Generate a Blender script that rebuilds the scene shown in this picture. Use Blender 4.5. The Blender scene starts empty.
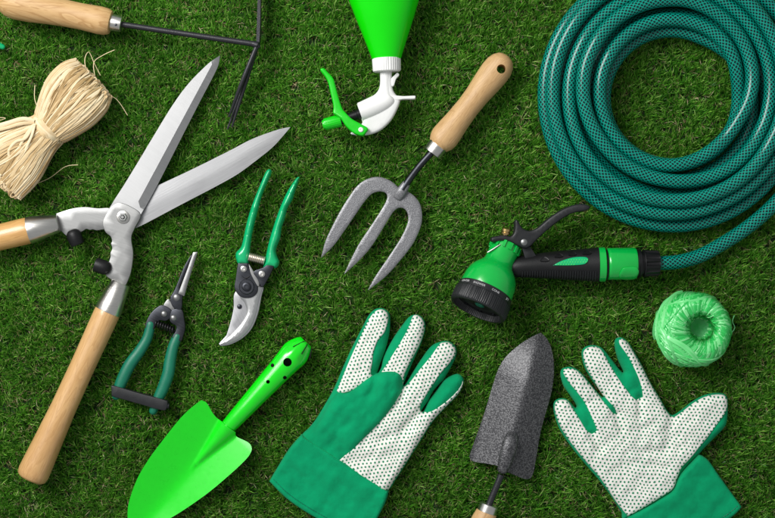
import bpy, math, random
import numpy as np
from mathutils import Vector, Matrix
from mathutils.geometry import delaunay_2d_cdt
random.seed(7); RNG = np.random.default_rng(11)
scene = bpy.context.scene
COL = scene.collection
HCAM = 1.70                      # camera height in metres; drawing units below are millimetres
PI = math.pi

# ------------------------------------------------------------------ materials
class NT:
    def __init__(s, name):
        s.m = bpy.data.materials.new(name); s.m.use_nodes = True
        s.t = s.m.node_tree; s.t.nodes.clear()
        s.out = s.n('ShaderNodeOutputMaterial')
        s.b = s.n('ShaderNodeBsdfPrincipled'); s.l(s.b.outputs[0], s.out.inputs[0])
    def n(s, typ, **kw):
        nd = s.t.nodes.new(typ)
        for k, v in kw.items(): setattr(nd, k, v)
        return nd
    def l(s, a, b): s.t.links.new(a, b)
    def val(s, sock, v):
        if hasattr(v, 'is_linked') or isinstance(v, bpy.types.NodeSocket): s.l(v, sock)
        else: sock.default_value = v
    def math(s, op, a, b=None, c=None):
        nd = s.n('ShaderNodeMath', operation=op)
        for i, v in enumerate((a, b, c)):
            if v is not None: s.val(nd.inputs[i], v)
        return nd.outputs[0]
    def mix(s, f, a, b):
        nd = s.n('ShaderNodeMix', data_type='RGBA')
        s.val(nd.inputs[0], f)
        for i, v in ((6, a), (7, b)):
            if isinstance(v, bpy.types.NodeSocket): s.l(v, nd.inputs[i])
            else: nd.inputs[i].default_value = (*v[:3], 1)
        return nd.outputs[2]
    def ramp(s, f, stops):
        nd = s.n('ShaderNodeValToRGB'); e = nd.color_ramp.elements
        while len(e) < len(stops): e.new(0.5)
        for i, (p, c) in enumerate(stops):
            e[i].position = p; e[i].color = (*c[:3], 1) if hasattr(c, '__len__') else (c, c, c, 1)
        s.l(f, nd.inputs[0]); return nd.outputs[0]
    def coord(s, which='Object', scale=(1, 1, 1), rot=(0, 0, 0)):
        tc = s.n('ShaderNodeTexCoord'); mp = s.n('ShaderNodeMapping')
        s.l(tc.outputs[which], mp.inputs[0])
        mp.inputs['Scale'].default_value = scale
        if rot != (0, 0, 0):
            m0 = s.n('ShaderNodeMapping'); m0.inputs['Rotation'].default_value = rot
            s.l(tc.outputs[which], m0.inputs[0]); s.l(m0.outputs[0], mp.inputs[0])
        return mp.outputs[0]
    def noise(s, co, scale, detail=3, rough=.55, dist=0):
        nd = s.n('ShaderNodeTexNoise'); s.l(co, nd.inputs['Vector'])
        nd.inputs['Scale'].default_value = scale; nd.inputs['Detail'].default_value = detail
        nd.inputs['Roughness'].default_value = rough; nd.inputs['Distortion'].default_value = dist
        return nd.outputs[0]
    def bump(s, h, strength, dist):
        nd = s.n('ShaderNodeBump'); nd.inputs['Strength'].default_value = strength
        nd.inputs['Distance'].default_value = dist; s.l(h, nd.inputs['Height'])
        s.l(nd.outputs[0], s.b.inputs['Normal']); return nd
    def set(s, color=None, rough=None, metal=None, coat=None, coatr=None, spec=None, sheen=None, sss=None):
        b = s.b.inputs
        if color is not None:
            if isinstance(color, bpy.types.NodeSocket): s.l(color, b['Base Color'])
            else: b['Base Color'].default_value = (*color[:3], 1)
        for k, v in (('Roughness', rough), ('Metallic', metal), ('Coat Weight', coat), ('Coat Roughness', coatr),
                     ('Specular IOR Level', spec), ('Sheen Weight', sheen)):
            if v is not None: s.val(b[k], v)
        return s.m

def plastic(name, c, rough=.35, grain=.0006, gs=900, coat=0, dirt=.25, spec=.5):
    t = NT(name); co = t.coord()
    n1 = t.noise(co, 14, 4); n2 = t.noise(co, 160, 3)
    f = t.math('MULTIPLY', t.math('ADD', n1, n2), .5)
    col = t.mix(t.ramp(f, [(.3, 1.0), (.7, 0.0)]), c, tuple(v*(1-dirt) for v in c))
    r = t.math('ADD', t.math('MULTIPLY', n2, .2), rough-.1)
    t.bump(t.noise(co, gs, 2), .25, grain)
    return t.set(col, r, 0, coat, .12, spec)

def metal(name, c=(.75, .75, .74), rough=.32, angle=0, streak=.06, var=.15, bd=.0002):
    t = NT(name); co = t.coord(rot=(0, 0, angle)); mp = t.n('ShaderNodeMapping'); t.l(co, mp.inputs[0])
    mp.inputs['Scale'].default_value = (25, 900, 400)
    st = t.noise(mp.outputs[0], 1, 3); big = t.noise(co, 30, 4)
    f = t.math('ADD', t.math('MULTIPLY', st, .5), t.math('MULTIPLY', big, .5))
    col = t.mix(t.ramp(f, [(.35, 1.0), (.65, 0.0)]), c, tuple(v*(1-var) for v in c))
    t.bump(st, streak*4, bd)
    return t.set(col, t.math('ADD', t.math('MULTIPLY', f, .25), rough-.12), 1)

def hammered(name, dark, light, metal_=.6, scale=420):
    t = NT(name); co = t.coord()
    v = t.n('ShaderNodeTexVoronoi', feature='SMOOTH_F1'); v.inputs['Scale'].default_value = scale
    nz = t.n('ShaderNodeTexNoise'); t.l(co, nz.inputs['Vector']); nz.inputs['Scale'].default_value = scale*.6
    ad = t.n('ShaderNodeVectorMath', operation='MULTIPLY_ADD'); t.l(nz.outputs['Color'], ad.inputs[0])
    ad.inputs[1].default_value = (.9/scale,)*3; t.l(co, ad.inputs[2]); t.l(ad.outputs[0], v.inputs['Vector'])
    col = t.mix(t.ramp(v.outputs['Distance'], [(.15, 0.0), (.55, 1.0)]), light, dark)
    t.bump(v.outputs['Distance'], .6, .3/scale)
    return t.set(col, .44, metal_, .1, .3)

def wood(name, angle, light, mid, dark, scale=1.0, rough=.45, coat=0, cathedral=False, fleck=.5):
    """grain runs along the handle; angle = direction of the handle in the ground plane"""
    t = NT(name); co = t.coord(rot=(0, 0, -angle))
    mp = t.n('ShaderNodeMapping'); t.l(co, mp.inputs[0])
    mp.inputs['Scale'].default_value = (14*scale, 150*scale, 150*scale) if not cathedral else (9, 46, 30)
    big = t.noise(mp.outputs[0], 1, 3, .6, .6)
    w = t.math('FRACT', t.math('MULTIPLY', big, 9 if not cathedral else 11))
    ringv = t.ramp(w, [(0, 0.0), (.55, .35), (.88, 1.0), (1.0, 0.0)])
    mp2 = t.n('ShaderNodeMapping'); t.l(co, mp2.inputs[0]); mp2.inputs['Scale'].default_value = (120, 1500, 1500)
    fl = t.noise(mp2.outputs[0], 1, 2)
    mp3 = t.n('ShaderNodeMapping'); t.l(co, mp3.inputs[0]); mp3.inputs['Scale'].default_value = (10, 40, 40)
    tone = t.noise(mp3.outputs[0], 1, 2)
    c = t.mix(tone, light, mid)
    st_ = t.noise(co, 11, 4, .6, .4); c = t.mix(t.ramp(st_, [(.5, 0.0), (.75, .45)]), c, dark)
    sp_ = t.noise(co, 55, 2, .5, 1.0); c = t.mix(t.ramp(sp_, [(.70, 0.0), (.78, .55)]), c, dark)
    c = t.mix(t.math('MULTIPLY', ringv, .6 if cathedral else .36), c, dark)
    c = t.mix(t.math('MULTIPLY', t.ramp(fl, [(.52, 0.0), (.68, 1.0)]), fleck*.6), c, dark)
    t.bump(fl, .2, .0003)
    return t.set(c, rough, 0, coat, .15)

M = {}
GREEN_T = (.004, .28, .115)
M['trowel_green'] = plastic('lime_enamel', (.001, .74, .006), .3, .0002, 300, 1.0, .12, .3)
M['bottle_green'] = plastic('lime_bottle_plastic', (.003, .74, .001), .34, .0001, 300, .25, .05, .3)
M['spray_green'] = plastic('spray_green_plastic', (.003, .60, .006), .35, .0002, 500, .1, .1)
M['grip_green'] = plastic('emerald_grip_plastic', (.001, .46, .165), .26, .0001, 400, .4, .1)
M['dark_green'] = plastic('bottle_green_grip', (.002, .17, .095), .42, .0004, 1400, 0, .2)
M['nozzle_green'] = plastic('nozzle_green_plastic', (.001, .46, .06), .25, .0001, 400, .4, .1)
M['black'] = plastic('black_plastic', (.006, .006, .007), .42, .0003, 900, 0, .4, .35)
M['charcoal'] = plastic('charcoal_plastic', (.016, .017, .019), .42, .0003, 900, 0, .3, .4)
M['rubber'] = plastic('black_rubber', (.007, .007, .008), .48, .0004, 700, 0, .3, .35)
M['white'] = plastic('white_plastic', (.80, .80, .78), .38, .0002, 500, 0, .07)
M['steel'] = metal('brushed_steel', (.31, .31, .305), .42, 0.3, .04, .08)
M['satin'] = metal('satin_ferrule_steel', (.72, .70, .66), .30, 0, .05, .15)
M['dull'] = metal('dull_blade_steel', (.42, .42, .43), .42, 1.1, .08, .2)
M['gun'] = metal('gunmetal', (.065, .068, .078), .40, .5, .05, .35)
M['brass'] = metal('brass_screw', (.75, .52, .22), .3, 0, .05, .2)
M['blackrod'] = hammered('black_lacquered_rod', (.014, .014, .017), (.03, .03, .036), .2, 1500)
M['ham_light'] = hammered('silver_hammered_paint', (.19, .19, .20), (.29, .29, .30), .5, 1050)
M['ham_dark'] = hammered('graphite_hammered_paint', (.04, .04, .044), (.15, .15, .155), .4, 760)
M['beech'] = wood('beech_wood', math.radians(52), (.68, .45, .22), (.58, .35, .15), (.36, .19, .07), .8, .5, 0, False, .8)
M['ash'] = wood('ash_wood', math.radians(-10), (.70, .47, .23), (.60, .36, .15), (.36, .17, .05), 1, .5, 0, True, .4)
M['pine'] = wood('varnished_wood', math.radians(65.3), (.72, .46, .21), (.60, .34, .13), (.36, .17, .05), .6, .36, .35, False, .5)
M['pine2'] = wood('varnished_wood_side', math.radians(14.5), (.72, .44, .17), (.60, .32, .10), (.36, .16, .04), .6, .36, .35, False, .5)

def cloth(name, c):
    t = NT(name); co = t.coord()
    n = t.noise(co, 60, 4); wv = t.n('ShaderNodeTexWave', wave_type='BANDS', bands_direction='DIAGONAL')
    t.l(co, wv.inputs[0]); wv.inputs['Scale'].default_value = 900
    fz = t.noise(co, 1500, 2)
    col = t.mix(t.ramp(n, [(.3, 1.0), (.7, 0.0)]), c, tuple(v*.75 for v in c))
    h = t.math('ADD', t.math('MULTIPLY', fz, .6), t.math('MULTIPLY', wv.outputs[1], .3))
    h = t.math('ADD', h, t.math('MULTIPLY', t.noise(co, 110, 3), 2.2))
    t.bump(h, .5, .0012)
    return t.set(col, .85, 0, sheen=.03, spec=.12)
M['cloth'] = cloth('emerald_cotton', (.001, .37, .15))

def dotted(name, rot):
    t = NT(name); tc = t.n('ShaderNodeTexCoord'); mp = t.n('ShaderNodeMapping')
    t.l(tc.outputs['UV'], mp.inputs[0]); mp.inputs['Rotation'].default_value = (0, 0, rot)
    nz = t.n('ShaderNodeTexNoise'); t.l(mp.outputs[0], nz.inputs['Vector']); nz.inputs['Scale'].default_value = .06
    ad = t.n('ShaderNodeVectorMath', operation='MULTIPLY_ADD'); t.l(nz.outputs['Color'], ad.inputs[0])
    ad.inputs[1].default_value = (5, 5, 0); t.l(mp.outputs[0], ad.inputs[2])
    sp = t.n('ShaderNodeSeparateXYZ'); t.l(ad.outputs[0], sp.inputs[0])
    PU, PV = 3.95, 3.45
    v = t.math('DIVIDE', sp.outputs[1], PV); row = t.math('FLOOR', v)
    off = t.math('MULTIPLY', t.math('FLOORED_MODULO', row, 2.0), .5)
    u = t.math('ADD', t.math('DIVIDE', sp.outputs[0], PU), off)
    fu = t.math('MULTIPLY', t.math('SUBTRACT', t.math('FRACT', u), .5), PU)
    fv = t.math('MULTIPLY', t.math('SUBTRACT', t.math('FRACT', v), .5), PV*.95)
    d = t.math('SQRT', t.math('ADD', t.math('MULTIPLY', fu, fu), t.math('MULTIPLY', fv, fv)))
    m = t.n('ShaderNodeMapRange', interpolation_type='SMOOTHSTEP'); t.l(d, m.inputs[0])
    m.inputs[1].default_value = 1.08; m.inputs[2].default_value = .80; m.inputs[3].default_value = 0; m.inputs[4].default_value = 1
    co = t.coord(); n = t.noise(co, 60, 4)
    base = t.mix(t.ramp(n, [(.3, 1.0), (.7, 0.0)]), (.86, .84, .78), (.76, .75, .69))
    col = t.mix(m.outputs[0], base, (.008, .22, .10))
    h = t.math('ADD', t.math('MULTIPLY', t.noise(co, 1500, 2), .5), m.outputs[0])
    h = t.math('ADD', h, t.math('MULTIPLY', t.noise(co, 90, 3), 3.0))
    t.bump(h, .55, .0010)
    return t.set(col, t.math('SUBTRACT', .85, t.math('MULTIPLY', m.outputs[0], .4)), 0, spec=.25)
M['dots_l'] = dotted('dotted_cotton_left', .15); M['dots_r'] = dotted('dotted_cotton_right', -.1)

def hose_mat():
    t = NT('braided_hose'); tc = t.n('ShaderNodeTexCoord'); sp = t.n('ShaderNodeSeparateXYZ'); t.l(tc.outputs['UV'], sp.inputs[0])
    a = t.math('MULTIPLY', sp.outputs[0], 11.0); b = t.math('DIVIDE', sp.outputs[1], 4.7)
    def band(x):
        tri = t.math('ABSOLUTE', t.math('SUBTRACT', t.math('FRACT', x), .5))
        m = t.n('ShaderNodeMapRange', interpolation_type='SMOOTHSTEP'); t.l(tri, m.inputs[0])
        m.inputs[1].default_value = .24; m.inputs[2].default_value = .40; return m.outputs[0]
    l1 = band(t.math('ADD', a, b)); l2 = band(t.math('SUBTRACT', a, b))
    ca = t.math('FLOORED_MODULO', t.math('ADD', t.math('FLOOR', t.math('ADD', a, b)), t.math('FLOOR', t.math('SUBTRACT', a, b))), 2.0)
    k1 = t.math('ADD', t.math('MULTIPLY', ca, .5), .5); k2 = t.math('SUBTRACT', 1.0, t.math('MULTIPLY', ca, .5))
    m = t.math('MAXIMUM', t.math('MULTIPLY', l1, k1), t.math('MULTIPLY', l2, k2))
    co = t.coord(); n = t.noise(co, 40, 3)
    bright = t.mix(n, (.001, .40, .29), (.001, .25, .185))
    col = t.mix(m, (.001, .010, .012), bright)
    t.bump(m, .3, .0003)
    return t.set(col, .4, 0, .45, .12, .12)
M['hose'] = hose_mat()

def raffia_mat():
    t = NT('raffia_fibre'); at = t.n('ShaderNodeAttribute', attribute_name='tone'); co = t.coord()
    n = t.noise(co, 130, 3)
    f = t.math('ADD', t.math('MULTIPLY', at.outputs['Fac'], .75), t.math('MULTIPLY', n, .25))
    col = t.ramp(f, [(.05, (.33, .20, .07)), (.35, (.62, .44, .22)), (.8, (.84, .70, .46))])
    tc = t.n('ShaderNodeTexCoord'); mp = t.n('ShaderNodeMapping'); t.l(tc.outputs['UV'], mp.inputs[0])
    mp.inputs['Scale'].default_value = (6, .12, 1); st = t.noise(mp.outputs[0], 1, 2)
    t.bump(st, .4, .0006)
    return t.set(col, .6, 0, spec=.3)
M['raffia'] = raffia_mat()

def twine_mat(name, c1, c2, c3):
    t = NT(name); at = t.n('ShaderNodeAttribute', attribute_name='tone')
    tc = t.n('ShaderNodeTexCoord'); mp = t.n('ShaderNodeMapping'); t.l(tc.outputs['UV'], mp.inputs[0])
    mp.inputs['Scale'].default_value = (9, .05, 1); st = t.noise(mp.outputs[0], 1, 3)
    f = t.math('ADD', t.math('MULTIPLY', at.outputs['Fac'], .6), t.math('MULTIPLY', st, .4))
    col = t.ramp(f, [(.15, c1), (.5, c2), (.85, c3)])
    t.bump(st, .45, .0005)
    return t.set(col, .3, 0, .3, .2, .6)
M['twine'] = twine_mat('shiny_twine', (.008, .36, .05), (.03, .60, .11), (.32, .86, .38))
M['twine_core'] = twine_mat('twine_core', (.02, .34, .08), (.05, .58, .15), (.15, .75, .3))

def grass_mat():
    t = NT('grass_blades'); at = t.n('ShaderNodeAttribute', attribute_name='tint')
    sp = t.n('ShaderNodeSeparateColor'); t.l(at.outputs['Color'], sp.inputs[0])
    co = t.coord('Object'); n = t.noise(co, 9, 3)
    hue, hgt, tan = sp.outputs[0], sp.outputs[1], sp.outputs[2]
    g = t.ramp(hue, [(0.0, (.018, .105, .010)), (.35, (.056, .26, .014)), (.68, (.155, .50, .030)), (.92, (.36, .72, .10)), (1.0, (.50, .78, .20))])
    straw = t.ramp(hue, [(0.0, (.16, .11, .04)), (.6, (.40, .31, .14)), (1.0, (.66, .58, .34))])
    c = t.mix(tan, g, straw)
    c = t.mix(t.ramp(n, [(.35, 0.0), (.65, .35)]), c, (.038, .13, .008))
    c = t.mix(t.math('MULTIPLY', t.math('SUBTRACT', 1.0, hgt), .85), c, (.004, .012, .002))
    t.set(c, .42, 0, spec=.45)
    tr = t.n('ShaderNodeBsdfTranslucent'); t.l(c, tr.inputs[0])
    mx = t.n('ShaderNodeMixShader'); mx.inputs[0].default_value = .22
    t.l(t.b.outputs[0], mx.inputs[1]); t.l(tr.outputs[0], mx.inputs[2]); t.l(mx.outputs[0], t.out.inputs[0])
    return t.m
M['grass'] = grass_mat()
t = NT('turf_backing'); co = t.coord()
M['soil'] = t.set(t.mix(t.noise(co, 200, 5), (.005, .022, .003), (.018, .050, .008)), .95)

# ------------------------------------------------------------------ geometry
class Thing:
    """a top-level thing: an Empty at its base; f converts drawing millimetres at its mean height"""
    def __init__(s, name, label, cat, cx, cy, zc=0, group=None):
        s.f = 1 - zc*.001/HCAM
        s.o = bpy.data.objects.new(name, None); COL.objects.link(s.o)
        s.o.location = Vector(((cx-387.5)*.001*s.f, (259-cy)*.001*s.f, 0)); s.loc = np.array(s.o.location)
        s.o.empty_display_size = .01
        s.o['label'] = label; s.o['category'] = cat
        if group: s.o['group'] = group
    def P(s, a):
        a = np.asarray(a, float).reshape(-1, 3)
        return np.stack([(a[:, 0]-387.5)*.001*s.f, (259-a[:, 1])*.001*s.f, a[:, 2]*.001], 1) - s.loc

class MB:
    def __init__(s, th): s.th = th; s.v = []; s.f = []; s.uv = []; s.tone = []; s.n = 0
    def add(s, P, faces, uvs=None, tone=0.5):
        P = np.asarray(P); s.v.append(P); n = s.n
        s.f += [tuple(i+n for i in f) for f in faces]
        s.uv.append(np.zeros((len(P), 2)) if uvs is None else np.asarray(uvs, float))
        s.tone.append(np.full(len(P), tone)); s.n += len(P)
    def build(s, name, mat, parent=None, angle=40, label=None):
        me = bpy.data.meshes.new(name); V = np.concatenate(s.v)
        me.from_pydata(V.tolist(), [], s.f)
        UV = np.concatenate(s.uv); ul = me.uv_layers.new(name='UVMap')
        idx = np.empty(len(me.loops), int); me.loops.foreach_get('vertex_index', idx)
        ul.data.foreach_set('uv', UV[idx].astype(np.float32).ravel())
        at = me.attributes.new('tone', 'FLOAT', 'POINT'); at.data.foreach_set('value', np.concatenate(s.tone).astype(np.float32))
        me.polygons.foreach_set('use_smooth', [True]*len(me.polygons))
        me.validate(); me.update()
        if angle: me.set_sharp_from_angle(angle=math.radians(angle))
        me.materials.append(M[mat] if isinstance(mat, str) else mat)
        o = bpy.data.objects.new(name, me); COL.objects.link(o)
        o.parent = s.th.o if parent is None else parent
        if label: o['label'] = label
        return o
    # --- tube along a path; pts (x,y,z) mm; r scalar/list or (wide, high) pairs
    def sweep(s, pts, r, seg=14, caps=True, sub=0, tone=.5, up=(0, 0, 1), round_caps=False):
        pts = np.asarray(pts, float); n = len(pts)
        R = np.asarray(r, float)
        if R.ndim == 0: R = np.full((n, 2), float(R))
        elif R.ndim == 1: R = np.stack([R, R], 1) if len(R) == n and n != 2 or len(R) == n else np.tile(R, (n, 1))
        if sub:
            pts = catmull(pts, sub); R = catmull(R, sub); n = len(pts)
        if round_caps:
            a, b = pts[0], pts[-1]; ta = unit(pts[1]-pts[0]); tb = unit(pts[-1]-pts[-2])
            k = [math.sin(x) for x in (.25, .7, 1.15)]; c = [1-math.cos(x) for x in (.25, .7, 1.15)]
            pa = [a-ta*R[0].min()*0+ta*R[0].min()*(ci-1) + ta*0 for ci in c]; pb = [b-tb*R[-1].min()*(ci-1) for ci in c][::-1]
            Ra = [R[0]*ki for ki in k]; Rb = [R[-1]*ki for ki in k][::-1]
            pts = np.vstack([pa, pts, pb]); R = np.vstack([Ra, R, Rb]); n = len(pts)
        C = s.th.P(pts); sc = .001*s.th.f
        T = np.gradient(C, axis=0); T /= np.linalg.norm(T, axis=1)[:, None]+1e-12
        upv = np.array(up, float); N = []; prev = None
        for i in range(n):
            side = np.cross(upv, T[i])
            if np.linalg.norm(side) < .15:
                side = prev if prev is not None else np.array([1., 0, 0])
                side = side - T[i]*side.dot(T[i])
            side = side/np.linalg.norm(side)
            if prev is not None and side.dot(prev) < 0 and abs(T[i].dot(upv)) > .9: side = -side
            N.append(side); prev = side
        N = np.array(N); B = np.cross(T, N)
        ang = np.linspace(0, 2*PI, seg+1)
        L = np.concatenate([[0], np.cumsum(np.linalg.norm(np.diff(C, axis=0), axis=1))])*1000
        V = C[:, None] + N[:, None]*np.cos(ang)[None, :, None]*R[:, None, 0:1]*sc + B[:, None]*np.sin(ang)[None, :, None]*R[:, None, 1:2]*sc
        uv = np.stack(np.broadcast_arrays(ang[None]/(2*PI), L[:, None]), 2)
        m = seg+1; F = [(i*m+j, i*m+j+1, (i+1)*m+j+1, (i+1)*m+j) for i in range(n-1) for j in range(seg)]
        if caps: F.append(tuple(range(seg))[::-1]); F.append(tuple((n-1)*m+j for j in range(seg)))
        s.add(V.reshape(-1, 3), F, uv.reshape(-1, 2), tone); return s
    # --- body of revolution about p0->p1, profile [(along mm, radius mm)]; squash = height/width; ribs=(count, depth, t0, t1)
    def lathe(s, p0, p1, prof, seg=48, ribs=None, squash=1.0, caps=True):
        p0, p1 = np.array(p0, float), np.array(p1, float)
        a, b = s.th.P(p0)[0], s.th.P(p1)[0]; T = (b-a)/np.linalg.norm(b-a)
        side = np.cross((0, 0, 1.), T)
        side = np.array([1., 0, 0]) if np.linalg.norm(side) < .05 else side/np.linalg.norm(side)
        B = np.cross(T, side); sc = .001*s.th.f; ang = np.linspace(0, 2*PI, seg+1)
        V = []; uv = []
        for t_, r_ in prof:
            rr = np.full(seg+1, float(r_))
            if ribs and ribs[2] <= t_ <= ribs[3]: rr = rr - ribs[1]*(np.cos(ang*ribs[0]) > 0)
            V.append(a + T*t_*sc + side*(np.cos(ang)*rr*sc)[:, None] + B*(np.sin(ang)*rr*sc*squash)[:, None])
            uv.append(np.stack([ang/(2*PI), np.full(seg+1, t_)], 1))
        m = seg+1; n = len(prof)
        F = [(i*m+j, i*m+j+1, (i+1)*m+j+1, (i+1)*m+j) for i in range(n-1) for j in range(seg)]
        if caps: F.append(tuple(range(seg))[::-1]); F.append(tuple((n-1)*m+j for j in range(seg)))
        s.add(np.concatenate(V), F, np.concatenate(uv)); return s
    def disc(s, x, y, z0, prof, seg=32, ribs=None): return s.lathe((x, y, z0), (x, y, z0+10), prof, seg, ribs)
    # --- a closed body from an outline; ztop / zbot take (x, y, d) with d = distance to the outline
    def pillow(s, outline, ztop, zbot, step=4.0, holes=(), rings=(.5, 1.3, 2.6), grid=None, lines=()):
        loops = [resample(outline, step)] + [resample(h, min(step, 2.0)) for h in holes]
        segs = []; pts = []; edges = []
        for lp in loops:
            b0 = len(pts); pts += lp.tolist(); n = len(lp)
            edges += [(b0+i, b0+(i+1) % n) for i in range(n)]
            segs.append((lp, np.roll(lp, -1, 0)))
        A = np.concatenate([q[0] for q in segs]); B_ = np.concatenate([q[1] for q in segs])
        def dist(p): return seg_dist(p, A, B_)
        def inside(p):
            ok = in_poly(p, loops[0])
            for h in loops[1:]: ok &= ~in_poly(p, h)
            return ok
        extra = []
        for lp in loops:
            tg = np.roll(lp, -1, 0)-np.roll(lp, 1, 0); nr = np.stack([-tg[:, 1], tg[:, 0]], 1)
            nr /= np.linalg.norm(nr, axis=1)[:, None]+1e-9
            for rg in rings:
                for sg in (1, -1):
                    q = lp+nr*rg*sg; k = inside(q); q = q[k]
                    if len(q): extra.append(q[dist(q) > rg*.93])
        g = grid or step; lo, hi = loops[0].min(0), loops[0].max(0)
        xs = np.arange(lo[0], hi[0], g); ys = np.arange(lo[1], hi[1], g*.87)
        G = np.array([(x+(g/2 if j % 2 else 0), y) for j, y in enumerate(ys) for x in xs])
        if len(G):
            G = G[inside(G)]
            if len(G): extra.append(G[dist(G) > (rings[-1] if len(rings) else 0)+g*.45])
        E = np.concatenate(extra) if extra else np.zeros((0, 2))
        for ln_ in lines:
            ln_ = np.array(ln_, float); k = max(2, int(np.linalg.norm(ln_[-1]-ln_[0])/g))
            lpts = np.array([ln_[0]+(ln_[-1]-ln_[0])*q/k for q in range(k+1)])
            if len(E): E = E[seg_dist(E, lpts[:-1], lpts[1:]) > g*.4]
            b0 = len(pts); pts += lpts.tolist(); edges += [(b0+q, b0+q+1) for q in range(k)]
        allp = [Vector((float(a), float(b))) for a, b in pts+E.tolist()]
        ov, oe, of, _, _, _ = delaunay_2d_cdt(allp, edges, [], 0, 1e-5)
        V2 = np.array([(v.x, v.y) for v in ov]); F = np.array([f for f in of if len(f) == 3])
        cen = V2[F].mean(1); F = F[inside(cen)]
        used = np.unique(F); rm = -np.ones(len(V2), int); rm[used] = np.arange(len(used)); V2 = V2[used]; F = rm[F]
        d = dist(V2)
        zt = ztop(V2[:, 0], V2[:, 1], d)+0*d; zb = zbot(V2[:, 0], V2[:, 1], d)+0*d
        n = len(V2); top = s.th.P(np.column_stack([V2, zt])); bot = s.th.P(np.column_stack([V2, zb]))
        # orientation: y flips, so check
        a, b, c = top[F[0][0]], top[F[0][1]], top[F[0][2]]
        if np.cross(b-a, c-a)[2] < 0: F = F[:, ::-1]
        cnt = {}
        for f in F:
            for i in range(3): cnt[(f[i], f[(i+1) % 3])] = 1
        faces = [tuple(f) for f in F]+[tuple(int(i)+n for i in f[::-1]) for f in F]
        for (i, j) in list(cnt):
            if (j, i) not in cnt: faces.append((i, i+n, j+n, j))
        faces = [tuple(int(q) for q in f) for f in faces]
        s.add(np.concatenate([top, bot]), faces, np.concatenate([V2, V2])); return s

def unit(v): return v/(np.linalg.norm(v)+1e-12)
def catmull(P, sub, closed=False):
    P = np.asarray(P, float); n = len(P); out = []
    for i in range(n if closed else n-1):
        if closed: p0, p1, p2, p3 = P[i-1], P[i], P[(i+1) % n], P[(i+2) % n]
        else: p0, p1, p2, p3 = P[max(i-1, 0)], P[i], P[i+1], P[min(i+2, n-1)]
        for k in range(sub):
            t_ = k/sub
            out.append(.5*((2*p1)+(-p0+p2)*t_+(2*p0-5*p1+4*p2-p3)*t_*t_+(-p0+3*p1-3*p2+p3)*t_**3))
    if not closed: out.append(P[-1])
    return np.array(out)
def curve(pts, sub=8):
    """closed outline; a point with a third element is a sharp corner"""
    n = len(pts); sharp = [i for i, p in enumerate(pts) if len(p) > 2]
    P = [np.array(p[:2], float) for p in pts]
    if not sharp: return catmull(P, sub, True)
    out = []
    for a, i in enumerate(sharp):
        j = sharp[(a+1) % len(sharp)]; j2 = j if j > i else j+n
        run = [P[k % n] for k in range(i, j2+1)]
        out.append(catmull(run, sub)[:-1])
    return np.concatenate(out)
def poly(pts): return curve([(p[0], p[1], 1) for p in pts], 2)
def circle(x, y, r, n=20): return np.array([(x+r*math.cos(a), y+r*math.sin(a)) for a in np.linspace(0, 2*PI, n, endpoint=False)])
def resample(lp, step):
    out = []; n = len(lp)
    for i in range(n):
        a, b = lp[i], lp[(i+1) % n]; L = np.linalg.norm(b-a)
        if L < 1e-6: continue
        k = max(1, int(round(L/step)))
        if k == 1 and out and np.linalg.norm(out[-1]-a) < step*.22 and i not in (0,):
            continue
        out += [a+(b-a)*q/k for q in range(k)]
    return np.array(out)
def seg_dist(p, A, B):
    out = np.empty(len(p))
    for c in range(0, len(p), 2000):
        q = p[c:c+2000, None]; AB = (B-A)[None]; t_ = ((q-A)*AB).sum(2)/((AB**2).sum(2)+1e-12)
        t_ = np.clip(t_, 0, 1)[..., None]; out[c:c+2000] = np.sqrt(((q-(A+AB*t_))**2).sum(2)).min(1)
    return out
def in_poly(p, lp):
    x, y = p[:, 0], p[:, 1]; ok = np.zeros(len(p), bool); n = len(lp)
    for i in range(n):
        x0, y0 = lp[i]; x1, y1 = lp[(i+1) % n]
        if y0 == y1: continue
        c = ((y0 > y) != (y1 > y)) & (x < (x1-x0)*(y-y0)/(y1-y0)+x0); ok ^= c
    return ok
def rnd(d, w, h): return h*np.sqrt(np.clip(1-(1-np.clip(d/w, 0, 1))**2, 0, 1))
def axis(p0, p1):
    """returns (t, s) of points: t along p0->p1 in mm, s signed across"""
    p0 = np.array(p0, float); u = unit(np.array(p1, float)-p0); L = np.linalg.norm(np.array(p1, float)-p0)
    return lambda x, y: ((x-p0[0])*u[0]+(y-p0[1])*u[1], (x-p0[0])*-u[1]+(y-p0[1])*u[0]), L
def lin(a, b, t_): return a+(b-a)*t_
const = lambda z: (lambda x, y, d: z)
def wav(x, y, sd=0):
    return (np.sin(x*.11+y*.07+sd)+np.sin(x*.05-y*.13+sd*2.1)+.6*np.sin(x*.23+y*.19+sd*.7)+.5*np.sin(-x*.31+y*.27+sd*3))/3.1
def slab(o, z0, z1, bev=.6, step=3.0, **kw):
    """args for a flat plate with a rounded top edge"""
    return dict(outline=o, ztop=lambda x, y, d: z1-bev+rnd(d, bev, bev), zbot=const(z0), step=step, rings=(bev*.4, bev), grid=8, **kw)

# ================================================================== SETTING
def structure(name, me, mat):
    me.materials.append(M[mat]); o = bpy.data.objects.new(name, me); COL.objects.link(o); o['kind'] = 'structure'; return o
me = bpy.data.meshes.new('ground'); g = 1.6
me.from_pydata([(-g, -g, -.0135), (g, -g, -.0135), (g, g, -.0135), (-g, g, -.0135)], [], [(0, 1, 2, 3)])
structure('ground', me, 'soil')

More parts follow.
